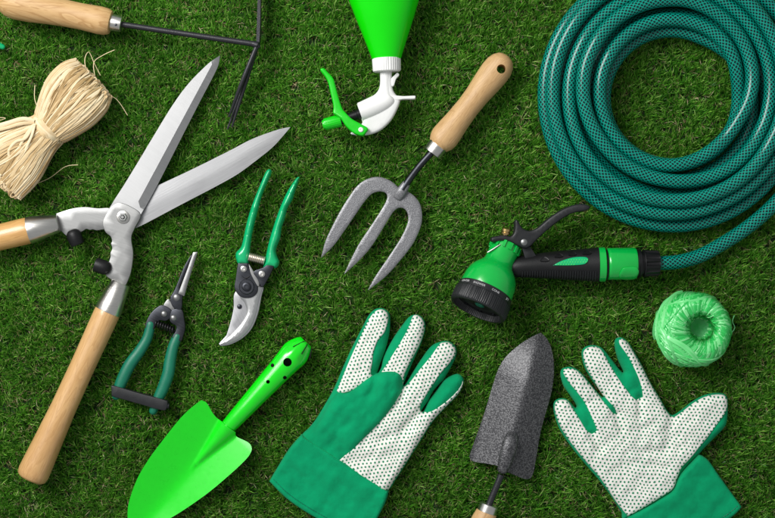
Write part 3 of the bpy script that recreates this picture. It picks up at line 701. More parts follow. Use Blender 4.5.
# ================================================================== GLOVES
def glove(th, outl, q_of, panel, thumb, cuff, dots, crease, hem, W=8.5, Hh=9):
    full = outl; fl_ = resample(full, 2.5); A, B = fl_, np.roll(fl_, -1, 0)
    def H(x, y):
        d = seg_dist(np.column_stack([x, y]), A, B)
        z = 1.5+rnd(d, W, Hh)+1.2*wav(x*1.7, y*1.7, 3)*np.clip(d/8, 0, 1)+(1.1-2.0*np.exp(-np.abs(wav(x*1.25+y*.3, y*1.2, 6))*9))*np.clip(d/12, 0, 1)*.65
        for (c0, c1, dep, wd) in crease:
            dd = seg_dist(np.column_stack([x, y]), np.array([c0], float), np.array([c1], float))
            z = z-1.35*dep*np.exp(-(dd/wd)**2)*np.clip(d/5, 0, 1)
        return z
    MB(th).pillow(full, lambda x, y, d: H(x, y), lambda x, y, d: .4+0*x, 2.6, rings=(.4, 1.2, 2.8), grid=2.4).build('back', 'cloth', angle=70)
    MB(th).pillow(panel, lambda x, y, d: H(x, y)+rnd(d, 1.6, 1.5), lambda x, y, d: H(x, y)-1, 2.2, rings=(.3, .9, 1.7), grid=2.2).build('palm_panel', dots, angle=70)
    if thumb is not None:
        MB(th).pillow(thumb, lambda x, y, d: H(x, y)+.6+rnd(d, 9, 6.5)*np.clip(((x-302)*.541+(435-y)*.841)/38, 0, 1)+.5*wav(x*2, y*2, 8)*np.clip(d/6, 0, 1), lambda x, y, d: H(x, y)-1, 2.6, rings=(.3, .9, 2.2), grid=2.6).build('thumb', 'cloth', angle=70)
    MB(th).pillow(cuff, lambda x, y, d: 2.0+rnd(d, 2.6, 1)*(12.2-6.5*np.clip(q_of(x, y)/55, 0, 1))+(1.3*wav(x*1.3, y*1.3, 5)-.9*np.exp(-np.abs(wav(x*.8-y*.3, y*.8, 9))*7))*np.clip(d/8, 0, 1)*np.clip(q_of(x, y)/8, 0, 1), const(.6), 2.6, rings=(.4, 1.2, 2.6), grid=2.4).build('cuff', 'cloth', angle=70)
    stt = MB(th); hp = catmull(hem, 12); Ls = np.r_[0, np.cumsum(np.linalg.norm(np.diff(hp, axis=0), axis=1))]
    for a in np.arange(1, Ls[-1]-2, 3.1):
        pp = np.array([[np.interp(a+e, Ls, hp[:, 0]), np.interp(a+e, Ls, hp[:, 1])] for e in (0, 1, 2)])
        zz = 2.0+12.2-6.5*np.clip(q_of(pp[:, 0], pp[:, 1])/55, 0, 1)+.55+1.3*wav(pp[:, 0]*1.3, pp[:, 1]*1.3, 5)*.9-.9*np.exp(-np.abs(wav(pp[:, 0]*.8-pp[:, 1]*.3, pp[:, 1]*.8, 9))*7)*.9
        stt.sweep(np.column_stack([pp, zz]), .35, 5)
    stt.build('hem_stitch', 'dark_green')
    return H
G = 'pair of dotted gardening gloves'
th = Thing('garden_glove', 'green glove with its thumb folded over the dotted white palm', 'glove', 365, 400, 9)
outL = curve([(301.8, 437), (309, 428), (317, 417.6), (332.6, 391), (341, 372), (350, 351.6), (363.4, 325.2), (369, 315), (375.5, 309.2), (383, 308.6), (389, 313), (390.3, 321), (389.5, 333), (385.5, 350), (379.5, 366), (377.5, 373.5), (381, 368), (384, 356), (393, 339), (402, 326), (409.5, 317), (417, 314.8), (423.5, 319), (425.6, 328), (421.5, 343), (414.5, 359), (404.5, 382), (404, 385.5), (407.5, 381.5), (419, 363), (431, 347), (441, 342), (449.5, 341.8), (456, 347), (456.6, 355), (451.5, 367), (439.5, 387), (422.5, 409.5), (424.5, 410.8), (432, 394), (441, 383), (450, 376.8), (458.5, 374.4), (463.8, 379), (463.2, 386), (458, 395.6), (448, 406), (436, 418.5), (429, 428), (422.9, 438), (414, 452), (405.2, 466), (396, 480), (388, 491), (372, 495), (310, 452)])
panL = curve([(336.8, 390.8, 1), (343.5, 374.5), (352.3, 354), (364.5, 328), (370, 317.5), (376, 311), (382.5, 309.6), (387.6, 313.5), (388, 321), (384.5, 332), (377.5, 341), (373.5, 352), (372.3, 362), (371, 374), (376.5, 376.5, 1), (380.5, 373.5), (392.5, 355), (403, 338), (409, 326), (413, 316.4), (417.3, 315.4), (422.6, 319.6), (424.6, 328), (420.6, 342.4), (412, 359), (404.5, 374), (403, 387, 1), (408, 384.4), (419, 370.5), (430.5, 356.5), (439.5, 344.5), (444, 342.6), (449.5, 342.8), (455, 347.6), (455.4, 354.5), (449.5, 363), (440, 374), (430, 389), (420.5, 405), (421.2, 412.2, 1), (431, 411.2), (443.5, 403.5), (454, 394.5), (461, 386), (462.9, 380.8), (462.6, 386.5), (457.2, 395), (447.2, 405.4), (435.2, 417.8), (428, 427.5), (421.9, 437.5), (413, 451.4), (404.2, 465.4), (395, 479.4), (387, 492, 1), (362, 478), (337.5, 462, 1), (352, 446), (372, 424), (392, 398), (399, 384), (385, 380), (365, 386), (350, 391), (341, 393)])
thmL = curve([(318, 423), (329, 402), (338, 392.5), (347, 392.6), (356, 387), (368, 378), (380, 372.4), (390, 371), (398, 372.6), (402.2, 378.5), (402.6, 389), (398, 398), (389, 411), (377, 425), (361, 441), (349, 453.5), (340, 463), (345, 475), (322, 462), (303, 448)])
cufL = curve([(301.5, 434.5, 1), (312, 441), (340, 458.5), (365, 475), (389, 491.2, 1), (385.5, 503), (378, 518), (369, 535), (366, 541, 1), (340, 531), (310, 515.5), (286, 499), (268.8, 482, 1), (277, 468), (289, 449)])
glove(th, outL, lambda x, y: -((x-302)*.541-(y-435)*.841), panL, thmL, cufL, 'dots_l',
      [((377, 374), (372, 392), 3, 4), ((404, 386), (398, 402), 3, 4), ((421, 411), (404, 428), 3, 5), ((380, 440), (420, 425), 1.5, 4), ((345, 462), (395, 455), 1.2, 5)], [(272.5, 478.5), (288.7, 494), (312.7, 510), (342.7, 526), (366, 535)])
sm = MB(th); sm.sweep([(303.5, 437.5, 10), (322, 449.5, 13.2), (345, 464.5, 13.8), (368, 479.5, 13.4), (385.5, 490.6, 10)], .55, 8, sub=8); sm.build('cuff_seam', 'cloth')

th = Thing('garden_glove', 'spread green glove lying palm up with its thumb out, dotted white palm fully visible', 'glove', 640, 430, 9)
outR = curve([(554.3, 410), (554.6, 403.5), (558, 399.8), (563.5, 398.8), (569, 400.6), (576, 408), (577, 405.5), (571, 396), (564.6, 386.8), (561.3, 376), (562.2, 370), (567, 367.6), (573, 367.6), (580, 371.2), (588, 380), (597.3, 391.6), (603, 397.5), (603.6, 395), (592.5, 380), (585, 366.5), (582.5, 354), (584.5, 348.6), (590, 345.8), (597, 345.8), (604, 349.2), (612, 359), (621, 370.5), (624.4, 372), (619, 360), (615.8, 348), (615.8, 341.2), (618.5, 338), (623.5, 338), (629.8, 342.8), (636, 353), (643.2, 365.6), (651, 381.5), (662, 400), (668, 410.5), (673.7, 415.6), (682, 411), (692.8, 402.6), (703, 396.8), (713, 393.8), (724, 393.8), (728.4, 397.5), (729.2, 405), (728.2, 421), (725, 428.5), (716, 438), (707, 447), (698.5, 456.6), (688, 467), (679, 480), (672, 494), (628, 519), (622, 512), (612, 497), (600, 481), (588, 467), (577.4, 454.4), (567, 440.5), (560, 429), (556, 418)])
panR = curve([(555.2, 410), (555.5, 403.8), (558.6, 400.6), (563.5, 399.8), (568.5, 401.8), (574, 410), (580, 420), (587, 430.5), (592.5, 434, 1), (597, 430, 1), (592, 418), (585, 403), (577, 392), (568, 381), (563.4, 372.5), (565, 369.2), (570, 368.6), (576, 370), (582, 375), (593, 388), (604, 402), (612, 412), (617, 414.2, 1), (615, 408, 1), (604, 396), (595, 382), (586.5, 367), (583.6, 355), (585.4, 349.6), (590.5, 347), (597, 347), (602.4, 351), (609, 363), (618, 378), (627, 390.5), (633.5, 398), (637, 399.5, 1), (643, 397, 1), (641, 386), (637.6, 376), (633, 366), (627, 355), (620, 345), (619.5, 340), (623.5, 339.2), (629, 344), (635, 354), (642.2, 366.4), (650, 382), (661, 400.8), (667, 411.5), (673.7, 417), (682.5, 412), (693.3, 403.6), (703.4, 397.8), (713.2, 395), (723, 394.9), (727, 398.4), (727.8, 405), (725.5, 412), (719, 421), (708, 436), (698, 448.5), (689, 459.5), (681, 468.5), (675.6, 484.2), (672, 490, 1), (658, 498.8), (643, 508), (628, 516.2, 1), (617, 502.5), (601.5, 479.5), (590, 466), (579, 452.8), (568.4, 439), (561.4, 428), (557.2, 418)])
cufR = curve([(626.5, 517, 1), (642, 509), (658.4, 499.5), (672, 490.5), (679.5, 476), (688, 466), (698.8, 454.6, 1), (704, 456.5), (710, 461.5), (718, 473), (731, 491), (743, 507.5, 1), (735, 516), (716, 529), (690, 545), (662, 559, 1), (648, 545), (636, 530)])
glove(th, outR, lambda x, y: (x-626)*.647+(y-517)*.762, panR, None, cufR, 'dots_r',
      [((592, 434), (600, 448), 3, 4), ((617, 414), (622, 430), 3, 4), ((640, 398), (640, 416), 3, 4), ((673, 416), (668, 440), 2, 6), ((640, 452), (676, 448), 1.8, 5), ((628, 462), (668, 468), 1.6, 4), ((610, 440), (650, 425), 1.2, 4)], [(738.5, 505), (731.5, 511.5), (712, 524.5), (686, 540)])

# ================================================================== SPRAY BOTTLE
th = Thing('spray_bottle', 'lime green bottle with a white trigger spray head and green trigger', 'spray bottle', 385, 60, 20)
p = MB(th)
p.lathe((386.6, 59, 20), (380, -110, 34), [(0, 14.4), (2, 15.2), (8, 17.2), (20, 21.5), (40, 28.8), (58, 35), (75, 38.5), (100, 40), (150, 40), (165, 37), (168, 30)], 64, squash=.85)
p.build('bottle', 'bottle_green')
MB(th).lathe((386.9, 72, 20), (386.3, 57.5, 20), [(0, 12.2), (.6, 13.6), (2, 14.1), (12.6, 14.4), (13.4, 14.0), (14.2, 11)], 144, ribs=(36, .7, 1.5, 12.8)).build('collar', 'white')
oS = curve([(379.8, 71, 1), (392, 70.5, 1), (391.8, 82), (393.5, 91), (397.5, 96.4), (400.5, 98.5), (398.2, 107.5), (391, 120.8), (380, 130.9), (367, 135.2), (353, 135), (350.3, 133, 1), (358, 129), (362.4, 122.6, 1), (357.2, 103.2, 1), (367, 98.6), (374.4, 94.8), (378.4, 90), (380, 83)])
MB(th).pillow(oS, lambda x, y, d: 21+rnd(d, 3, 3.5), lambda x, y, d: 19-rnd(d, 3, 2), 2.4, rings=(.4, 1.2, 2.4), grid=3).build('head', 'white', angle=60)
MB(th).sweep([(360, 113, 20), (372, 108.6, 20), (383, 103.4, 20), (390.5, 98.5, 20), (392, 97, 20)], [9.3, 9.0, 8.6, 7.4, 4], 28, sub=4).build('barrel', 'white')
MB(th).sweep([(386, 70, 20), (386, 84, 20), (386.8, 96, 20)], [5.6, 5.2, 5.4], 20, sub=4).build('neck', 'white')
MB(th).pillow(**slab(curve([(394, 96.2), (404, 96.6), (414.4, 96.2), (415.4, 97.6), (414.2, 99.3), (404, 99.6), (396, 100.4)]), 14, 25, .6, 2)).build('finger_rest', 'white')
MB(th).pillow(**slab(curve([(391.2, 79.5), (394.5, 75.6), (397.3, 73.2), (399.2, 75.4), (396, 79.5), (393.8, 86), (391.4, 86)]), 17, 24, .6, 2)).build('hook', 'white')
MB(th).lathe((363, 113, 21), (338, 121.5, 21), [(0, 5.2), (6, 5.2), (6.5, 4.5), (26, 4.5)], 28).build('piston', 'black')
MB(th).lathe((341, 120.6, 21), (319, 126, 21), [(0, 3), (.2, 6.0), (1, 6.4), (15.5, 6.0), (17, 5.6), (17, 4.8), (18.6, 4.6), (19, 3.5), (16.5, 2.6)], 60, ribs=(20, .5, .9, 15.8)).build('spray_tip', 'spray_green')
tr = MB(th)
otr = curve([(320.4, 70.8), (324, 69.2), (328, 73), (333.5, 79.2), (335.6, 86), (338.5, 97), (342.2, 108.5), (345.5, 113), (352, 119.6), (360.5, 124.4), (368, 129), (366.4, 133.2), (363, 136.4), (357, 135.4), (352, 132.5), (345.8, 126.6), (341, 119.5), (336.5, 116), (333.3, 113.6), (333.6, 107), (331, 95), (328.4, 84), (325.6, 78)])
tr.pillow(otr, lambda x, y, d: 27.5+rnd(d, 1.5, 2)+np.clip((y-112)/6, 0, 1)*1.6, lambda x, y, d: 17+0*x, 2.2, rings=(.3, 1, 2), grid=2.5)
tr.build('trigger', 'spray_green', angle=50)
MB(th).disc(361, 130.6, 31, [(0, 2.5), (.8, 2.4), (1.1, 1.9), (1.1, 1.0), (.5, .9), (.5, .1)], 20).build('pin', 'white')

# ================================================================== HAND FORK
th = Thing('hand_fork', 'three pronged silver hammered hand fork with pale beech handle', 'hand fork', 420, 165, 9)
fa, fb = np.array([437.3, 146.8]), np.array([506.5, 57.5]); u = unit2(fa, fb); Lf = np.linalg.norm(fb-fa)
# handle as an outline body so that its hanging hole is a real hole
fsec = [(0, 9.6), (3, 11.6), (7, 13.6), (12, 14.4), (20, 13.8), (34, 12.5), (50, 11.8), (64, 12.3), (80, 14.0), (93, 15.0), (101, 14.5), (107, 12.4), (111.5, 9), (113.6, 5), (114.2, 2)]
ftt = [q[0] for q in fsec]; frr = [q[1] for q in fsec]; nr = np.array([-u[1], u[0]])
tl = np.concatenate([np.linspace(0, 100, 36), np.linspace(101, 114.2, 18)])
oF = [fa+u*t_+nr*np.interp(t_, ftt, frr) for t_ in tl]+[fa+u*t_-nr*np.interp(t_, ftt, frr) for t_ in tl[::-1]]
fts, _ = axis(fa, fb)
def fh(x, y):
    t_, s_ = fts(x, y); w = np.interp(t_, ftt, frr); a = np.clip(np.abs(s_)/w, 0, 1); return np.sqrt(1-a*a)*np.clip(w, 2, 12.6)
hole = circle(500.2, 70.8, 4.5, 24)
MB(th).pillow(np.array(oF), lambda x, y, d: 13+fh(x, y), lambda x, y, d: 13-fh(x, y)*.9, 2.4, holes=[hole], rings=(.2, .6, 1.3, 2.4), grid=2.6).build('handle', 'beech', angle=60)
MB(th).lathe((*(fa-u*9), 12.6), (*fa, 13), [(0, 3), (0, 9.0), (.5, 9.6), (9.5, 9.9), (10.4, 9.9), (10.4, 8)], 40).build('ferrule', 'satin')
MB(th).sweep([(433, 151.5, 12.4), (426, 158.8, 12.6), (418, 168, 11), (409, 180, 8.6), (402.5, 190, 8)], [3.6, 3.5, 3.5, 3.7, 4.0], 18, sub=6).build('neck', 'gun')
MB(th).sweep([(406, 184.5, 8.2), (401.5, 191.5, 8), (397.5, 197, 6.6)], [(4.4, 3.6), (5.4, 3.6), (4.8, 2.6)], 18, sub=5, round_caps=True).build('socket', 'ham_light')
oK = curve([(320.8, 257.8, 1), (325.3, 241), (332.6, 225.4), (341, 209.5), (350.2, 195), (356.5, 186.6), (363.5, 180.8), (371, 177.6), (379, 176.8), (387, 179), (394, 183.2), (400, 188.6), (408, 191.5), (414.5, 196.3), (419.6, 203), (422, 212), (421.6, 223), (417.5, 235), (410.5, 247.5), (398, 263), (384.5, 277.5), (367.6, 290.6, 1), (375, 277), (383.5, 264.5), (393.6, 249.5), (402, 236), (407.5, 223.5), (408, 215), (405, 209.2), (399.6, 207.6), (394.2, 210.8), (388.5, 219), (379.5, 234), (370.5, 247.5), (359, 260.5), (343.8, 274.4, 1), (351, 259), (359.5, 243), (369.5, 228), (379, 213.5), (386, 201.5), (387, 195), (383.5, 191.8), (377, 191.6), (370.4, 194.8), (363, 203.5), (354, 216.5), (343, 232.5), (333, 246)])
ktx, kL = axis((404, 188), (344, 276))
def zK(x, y, d):
    t_, s_ = ktx(x, y); return 5+2.2*np.sin(np.clip(t_/kL, 0, 1)*PI)-np.clip(t_/kL, 0, 1)*2.4+np.clip(d, 0, 1.0)*.6
MB(th).pillow(oK, zK, lambda x, y, d: zK(x, y, 0*d)-1.8, 2.0, rings=(.4, 1.0), grid=2.4).build('prongs', 'ham_light', angle=50)

# ================================================================== GREY TROWEL
th = Thing('hand_trowel', 'dark graphite hammered metal trowel with ridged pointed blade beside the spread glove', 'trowel', 515, 420, 12)
qts, qL = axis((500.5, 478), (541, 333))
oQ = curve([(541.3, 333, 1), (532, 337.3), (520, 345), (507.4, 356.3), (500.5, 366.5), (495.9, 378), (484.4, 415.6), (471, 453.8), (470.4, 459), (473.5, 462.4), (487, 464), (498, 465.8), (506, 471), (513.5, 474.6), (524, 479.3), (529, 480), (533.3, 476.4), (536.5, 462), (542, 430), (551.3, 396.5), (554, 380), (554.6, 365), (552.4, 350), (547.5, 339)])
def zQ(x, y, d):
    t_, s_ = qts(x, y); a = np.abs(s_); top = 15+np.clip(t_/qL, 0, 1)*2-np.clip((t_-95)/55, 0, 1)**1.6*12.5
    z = top-.50*(np.sqrt(a*a+10)-3.2)*(1-.45*np.clip((t_-95)/55, 0, 1))
    return np.maximum(z, 1.6)
MB(th).pillow(oQ, zQ, lambda x, y, d: zQ(x, y, d)-1.3, 2.6, rings=(.5,), grid=2.4).build('blade', 'ham_dark', angle=60)
MB(th).sweep([(512.6, 432, 12.5), (510.8, 439, 16.5), (508.4, 448, 18), (505.2, 459, 18), (502.4, 468.5, 17.5)], [(4.5, 2.5), (7.2, 4.6), (7.8, 5.2), (7.4, 5.4), (5.6, 4.8)], 22, sub=5, round_caps=True).build('socket', 'ham_dark')
MB(th).sweep([(501, 474, 17), (497, 484, 16.5), (492, 496, 15.5), (487, 509, 15)], [3.5, 3.3, 3.3, 3.4], 16, sub=5).build('neck', 'blackrod')
MB(th).lathe((489.2, 504, 15), (482.4, 522, 15), [(0, 3), (0, 8.7), (.6, 9.3), (7.2, 9.6), (8, 9.6), (8, 7)], 40).build('ferrule', 'satin')
MB(th).lathe((486.4, 511.6, 15), (446, 619, 16), [(0, 10.4), (4, 11.2), (8, 12), (20, 13), (50, 12.4), (80, 13.8), (100, 14.4), (110, 12), (115, 6)], 40).build('handle', wood('beech_wood_low', math.radians(69), (.68, .45, .22), (.58, .35, .15), (.36, .19, .07), .8, .5))

# ================================================================== HOSE
th = Thing('garden_hose', 'coiled teal braided garden hose with a green and black connector', 'hose', 673, 97, 12)
def hose_path():
    R0 = 7.5; pts = []; cx, cy = 673., 97.
    lead = catmull(np.array([(654, 262.8, 15), (664, 263, 15), (680, 261.5, 13), (700, 256, 9), (722, 244.5, 7.5), (746, 229, 7.5), (768, 211, 7.6), (786, 191, 7.6), (798, 168, 7.6)], float), 7)
    pts += lead.tolist()
    # angle measured counter-clockwise on the picture from the +x axis
    a = math.radians(-26); rs = [131, 126, 110.5, 95, 80, 66]
    for_t = []
    tot = 2*PI*5
    n = 5*72
    for i in range(n):
        k = i/72; r = np.interp(k, [0, .6, 1.0, 1.25, 2.0, 2.25, 3.0, 3.25, 4.0, 4.25, 5], [137, 129, 127, 113, 112.5, 98.5, 98, 84, 83.5, 70, 69])
        th_ = a+2*PI*k
        fd = min(1, (5-k)*1.5); jx = fd*3.5*math.sin(k*2.3+.5); jy = fd*3.5*math.cos(k*1.7)
        pts.append((cx+jx+r*math.cos(th_), cy+jy-r*math.sin(th_), 7.6))
    for i in range(int(4.0*72)):
        k = i/72; r = np.interp(k, [0, .35, 1, 1.3, 2, 2.3, 3, 3.3, 4], [69, 75, 76, 90.5, 91, 105, 105.5, 119, 119.5])
        z = np.interp(k, [0, .5, 5], [7.6, 21, 21]); th_ = a+2*PI*(5+k)
        fd = min(1, k*1.5); jx = 5.0*math.sin(k*2.9+1.5)+1.6*math.sin(k*11+.4); jy = 5.0*math.cos(k*2.1+.6)-3.5+1.4*math.cos(k*9); z += 2.5+5.0*math.sin(k*4.3+1)*min(1, k)
        jx *= fd; jy *= fd; pts.append((cx+jx+r*math.cos(th_), cy+jy-r*math.sin(th_), z))
    Pn = np.array(pts); nl = len(lead)
    P0 = Pn.copy(); idx = np.arange(len(Pn)); far = np.abs(idx[:, None]-idx[None]) > 14
    for it in range(70):
        D = Pn[:, None]-Pn[None]; dd = np.sqrt((D**2).sum(2))+1e-6
        ov = np.where(far, np.clip(15.2-dd, 0, 15), 0)
        mv = (D/dd[..., None]*ov[..., None]).sum(1)*.28
        mv[:nl-14] *= 0
        Pn = Pn+mv
        Pn[:, 2] = np.maximum(Pn[:, 2], 7.5)
        D0 = Pn-P0; S0 = D0.copy(); S0[1:-1] = (D0[:-2]+D0[2:])/2; S0 *= .985; sm_ = P0+S0
        w = np.where(idx > nl-10, .45, 0)[:, None]; Pn = Pn*(1-w)+sm_*w
        if it % 5 == 0 or it > 60: pass
    return Pn
HP = hose_path()
MB(th).sweep(HP, 7.1, 28).build('tube', 'hose', angle=None)
MB(th).lathe((606.5, 264, 17), (661, 263, 15.2), [(0, 8), (0, 15.0), (.8, 15.8), (3, 16), (26.5, 16), (28.6, 15.2), (28.8, 12)], 56).build('quick_connector', 'nozzle_green')
b = MB(th); b.pillow(curve([(618, 271.5), (621, 267.6), (630, 266.6), (634.5, 268), (636, 273), (633, 278.5), (626, 280), (619, 279), (617, 275)]), lambda x, y, d: 17.3+np.sqrt(np.clip(256-(y-264)**2, 0, 256))+rnd(d, 1.2, 1.4), const(14), 2.5, rings=(.3, 1.2)); b.build('release_button', 'nozzle_green')
MB(th).lathe((634.5, 263.6, 16.4), (661, 263, 15.2), [(0, 13.6), (2.5, 13.8), (3, 14.4), (5, 14.4), (5.4, 12.2), (7.4, 12.2), (7.8, 13.8), (9, 14), (9.2, 13.6), (22, 13.0), (23.4, 12.2), (23.4, 7.5)], 96, ribs=(12, 1.3, 9.2, 22.1)).build('clamp_nut', 'black', angle=30)

# ================================================================== SPRAY NOZZLE
th = Thing('spray_nozzle', 'green and black hose spray gun with ribbed dial and long black lever', 'spray gun', 520, 265, 20)
F = np.array([473.0, 317.0, 37.5]); Bk = np.array([508.5, 241.5, 14.5])
Lz = np.linalg.norm(F-Bk)
def nz(t0): return tuple(Bk+(F-Bk)*t0/Lz)
MB(th).lathe(tuple(Bk), tuple(F), [(3, 8), (3, 14.4), (4, 14.8), (9, 14.9), (22, 14.6), (26, 15.4), (30, 18.6), (34, 22.0), (39, 24.8), (46, 26.6), (56, 27.2), (58, 26.8), (58, 20)], 72).build('body', 'nozzle_green', angle=45)
lg = MB(th)
for k in range(15):
    a = 2*PI*k/14
    ax = unit(th.P(F)[0]-th.P(Bk)[0]); sd = unit(np.cross((0, 0, 1.), ax)); bb = np.cross(ax, sd)
    c = th.P(nz(6.5))[0]+(sd*math.cos(a)+bb*math.sin(a))*.0152
    p0 = c-ax*.002; p1 = c+ax*.005
    # small lug as a short box tube
    V = []; 
    for q in (p0, p1):
        tg = -sd*math.sin(a)+bb*math.cos(a); rd = sd*math.cos(a)+bb*math.sin(a)
        for (e, g_) in ((-1, -1), (1, -1), (1, 1), (-1, 1)): V.append(q+tg*e*.0014+rd*g_*.0011)
    lg.add(np.array(V), [(0, 1, 2, 3), (7, 6, 5, 4), (0, 4, 5, 1), (1, 5, 6, 2), (2, 6, 7, 3), (3, 7, 4, 0)])
lg.build('castellation', 'nozzle_green', angle=30)
dial = MB(th).lathe(nz(56.5), tuple(F+(F-Bk)), [(0, 20), (0, 27.2), (.5, 27.8), (6.5, 28.4), (7, 29.0), (8, 29.5), (18.5, 29.5), (20.5, 28.9), (21.5, 28), (21.5, 25.6), (16, 24.6), (15.5, 24)], 360, ribs=(90, .55, 7.9, 18.6)).build('dial', 'charcoal', angle=35)
MB(th).lathe(nz(66), tuple(F+(F-Bk)), [(0, 24.6), (6, 24.6), (6, 17), (4.5, 16.6), (4.5, 12), (6, 11.6), (6, 5.6), (4, 5.4)], 48).build('spray_face', 'black', dial)
ax = unit(th.P(F)[0]-th.P(Bk)[0]); sd = unit(np.cross((0, 0, 1.), ax)); bb = np.cross(ax, sd)
MB(th).lathe(nz(68), tuple(F+(F-Bk)), [(0, 5.2), (4.6, 5.0), (5.4, 4), (5.6, .2)], 6).build('centre_jet', 'dark_green', dial, angle=20)
hl = MB(th)
for k in range(8):
    a = 2*PI*k/8+.2; c = (th.P(nz(71.6))[0]+(sd*math.cos(a)+bb*math.sin(a))*.0205)
    V = [c+(sd*math.cos(q)+bb*math.sin(q))*.0022 for q in np.linspace(0, 2*PI, 12, endpoint=False)]; V2_ = [v+ax*.0012 for v in V]
    hl.add(np.array(V+V2_), [tuple(range(12))[::-1], tuple(range(12, 24))]+[(i, (i+1) % 12, 12+(i+1) % 12, 12+i) for i in range(12)])
hl.build('jet_hole', 'gun', dial)
# lettering on the dial band
def letters(txt, ang, size=.0030):
    cu = bpy.data.curves.new('lettering', 'FONT'); cu.body = txt; cu.size = size; cu.align_x = 'CENTER'; cu.align_y = 'CENTER'; cu.extrude = .00008; cu.space_character = 1.05
    tmp = bpy.data.objects.new('tmp', cu); COL.objects.link(tmp)
    dg = bpy.context.evaluated_depsgraph_get(); me = bpy.data.meshes.new_from_object(tmp.evaluated_get(dg))
    bpy.data.objects.remove(tmp)
    sc = .001*th.f; base = th.P(nz(60.2))[0]; R = 28.55*sc
    for v in me.vertices:
        x, y, z = v.co; a = ang-x/R
        rad = sd*math.cos(a)+bb*math.sin(a)
        q = base+ax*(-y)+rad*(R+z+.00012-y*.11); v.co = Vector(q)
    me.materials.append(M['letter']); me.update()
    o = bpy.data.objects.new('lettering', me); COL.objects.link(o); o.parent = dial
t = NT('white_lettering'); M['letter'] = t.set((.55, .55, .55), .5)
# ax points to the front; letters read around the band on the upper side
for txt, a in (('CENTER', 2.55), ('SHOWER', 1.95), ('CONE', 1.32), ('JET', .72)): letters(txt, a)
# grip
MB(th).sweep([(509, 268, 17), (516, 267.3, 17), (526, 266.4, 17), (545, 265.5, 17), (565, 265, 17), (585, 264.8, 17), (599.5, 264.6, 17)],
             [(7.5, 9), (10, 10.5), (11.2, 11.5), (13, 12.5), (14.6, 13.8), (16, 15.2), (17.4, 16.6)], 44, sub=6, round_caps=True).build('grip', 'rubber', angle=60)
def grip_r(x): return np.interp(x, [509, 516, 526, 545, 565, 585, 599], [7.5, 10, 11.2, 13, 14.6, 16, 17.4]), np.interp(x, [509, 516, 526, 545, 565, 585, 599], [9, 10.5, 11.5, 12.5, 13.8, 15.2, 16.6])
gr = MB(th)
for x in np.arange(522, 597, 2.5):
    w, h = grip_r(x); yc = np.interp(x, [509, 545, 599], [268, 265.5, 264.6]); ring = []
    for a in np.linspace(math.radians(22), math.radians(75 if x > 560 else 65), 9): ring.append((x, yc+math.sin(a)*(w+.15), 17+math.cos(a)*(h+.15)))
    ring = ring[::-1]; gr.sweep(ring, (.8, .8), 6)
gr.build('grip_ribs', 'charcoal', angle=50)
def on_grip(x, y, lift):
    w, h = grip_r(x); yc = np.interp(x, [509, 545, 599], [268, 265.5, 264.6]); s_ = np.clip((y-yc)/w, -.98, .98); return 17+h*np.sqrt(1-s_*s_)+lift
nt_ = MB(th)
for (x, y, w) in ((544, 259.5, 4.6), (558, 255.5, 4.4), (571.7, 253.6, 4.2), (586, 252.4, 4.6)):
    nt_.pillow(curve([(x-w, y+1.6), (x-w*.3, y-2.3), (x+w*.4, y-2.2), (x+w, y+.6), (x+w*.2, y+2.2)]), lambda x, y, d: on_grip(x, y, .7-rnd(d, 1.2, .5)), lambda x, y, d: on_grip(x, y, -2), 1.5, rings=(.4, 1.1))
nt_.build('finger_notch', 'black')
il = MB(th); oI = curve([(552, 265.4, 1), (560, 261), (570, 257.8), (578, 256.8), (585, 257.2), (587, 259.6), (585, 263), (580, 264.8), (566, 265.6)])
il.pillow(oI, lambda x, y, d: on_grip(x, y, .1+rnd(d, .8, .9)), lambda x, y, d: on_grip(x, y, -1), 1.8, rings=(.3, .8)); inlay = il.build('inlay', 'grip_green')
sd_ = MB(th)
for gx in np.arange(556, 588, 2.6):
    for j, gy in enumerate(np.arange(257.5, 266, 2.3)):
        q = np.array([[gx+(j % 2)*1.3, gy]])
        if in_poly(q, oI)[0] and seg_dist(q, oI, np.roll(oI, -1, 0))[0] > .9:
            z = float(on_grip(q[0, 0], q[0, 1], .9)); sd_.disc(q[0, 0], q[0, 1], z, [(0, .8), (.35, .6), (.5, .05)], 8)
sd_.build('inlay_studs', 'white_dot' if 'white_dot' in M else 'twine', inlay)
MB(th).lathe((598.5, 264.6, 17), (611, 264.4, 17), [(0, 16.6), (.4, 17.3), (6.4, 17.3), (7, 16.4), (7, 12), (10.5, 12)], 56).build('end_ring', 'nozzle_green')
MB(th).lathe((604.5, 264.4, 17), (609, 264.3, 17), [(0, 12), (0, 14.6), (3.4, 14.6), (3.4, 10)], 48).build('coupling', 'black')
oLev = curve([(491.5, 237.4), (497, 235.9), (504, 235.2), (509.5, 236.4), (513, 233), (514, 227), (514, 222), (515.8, 219.6), (518, 222), (520, 226), (523.5, 229.4), (529.5, 230.8), (536.9, 227.6), (543, 222.5), (550, 216.8), (562.6, 208.9), (573.6, 205), (583, 204.6), (588.2, 206.6), (587.6, 209.6), (582.8, 211.4), (575, 212.6), (566.5, 215.8), (553.4, 224.6), (540.8, 235.4), (535, 241), (529.5, 246.4), (523.6, 248.3), (514.9, 244.8), (508, 241.6), (500, 241), (492, 242.2), (490.4, 240)])
def zL(x, y, d): return 28.5+rnd(d, 1.8, 2.6)+np.clip((x-535)/50, 0, 1)*2.5
MB(th).pillow(oLev, zL, lambda x, y, d: 14+np.clip((x-535)/50, 0, 1)*6, 2.2, rings=(.3, .9, 1.7), grid=2.4).build('lever', 'charcoal', angle=50)
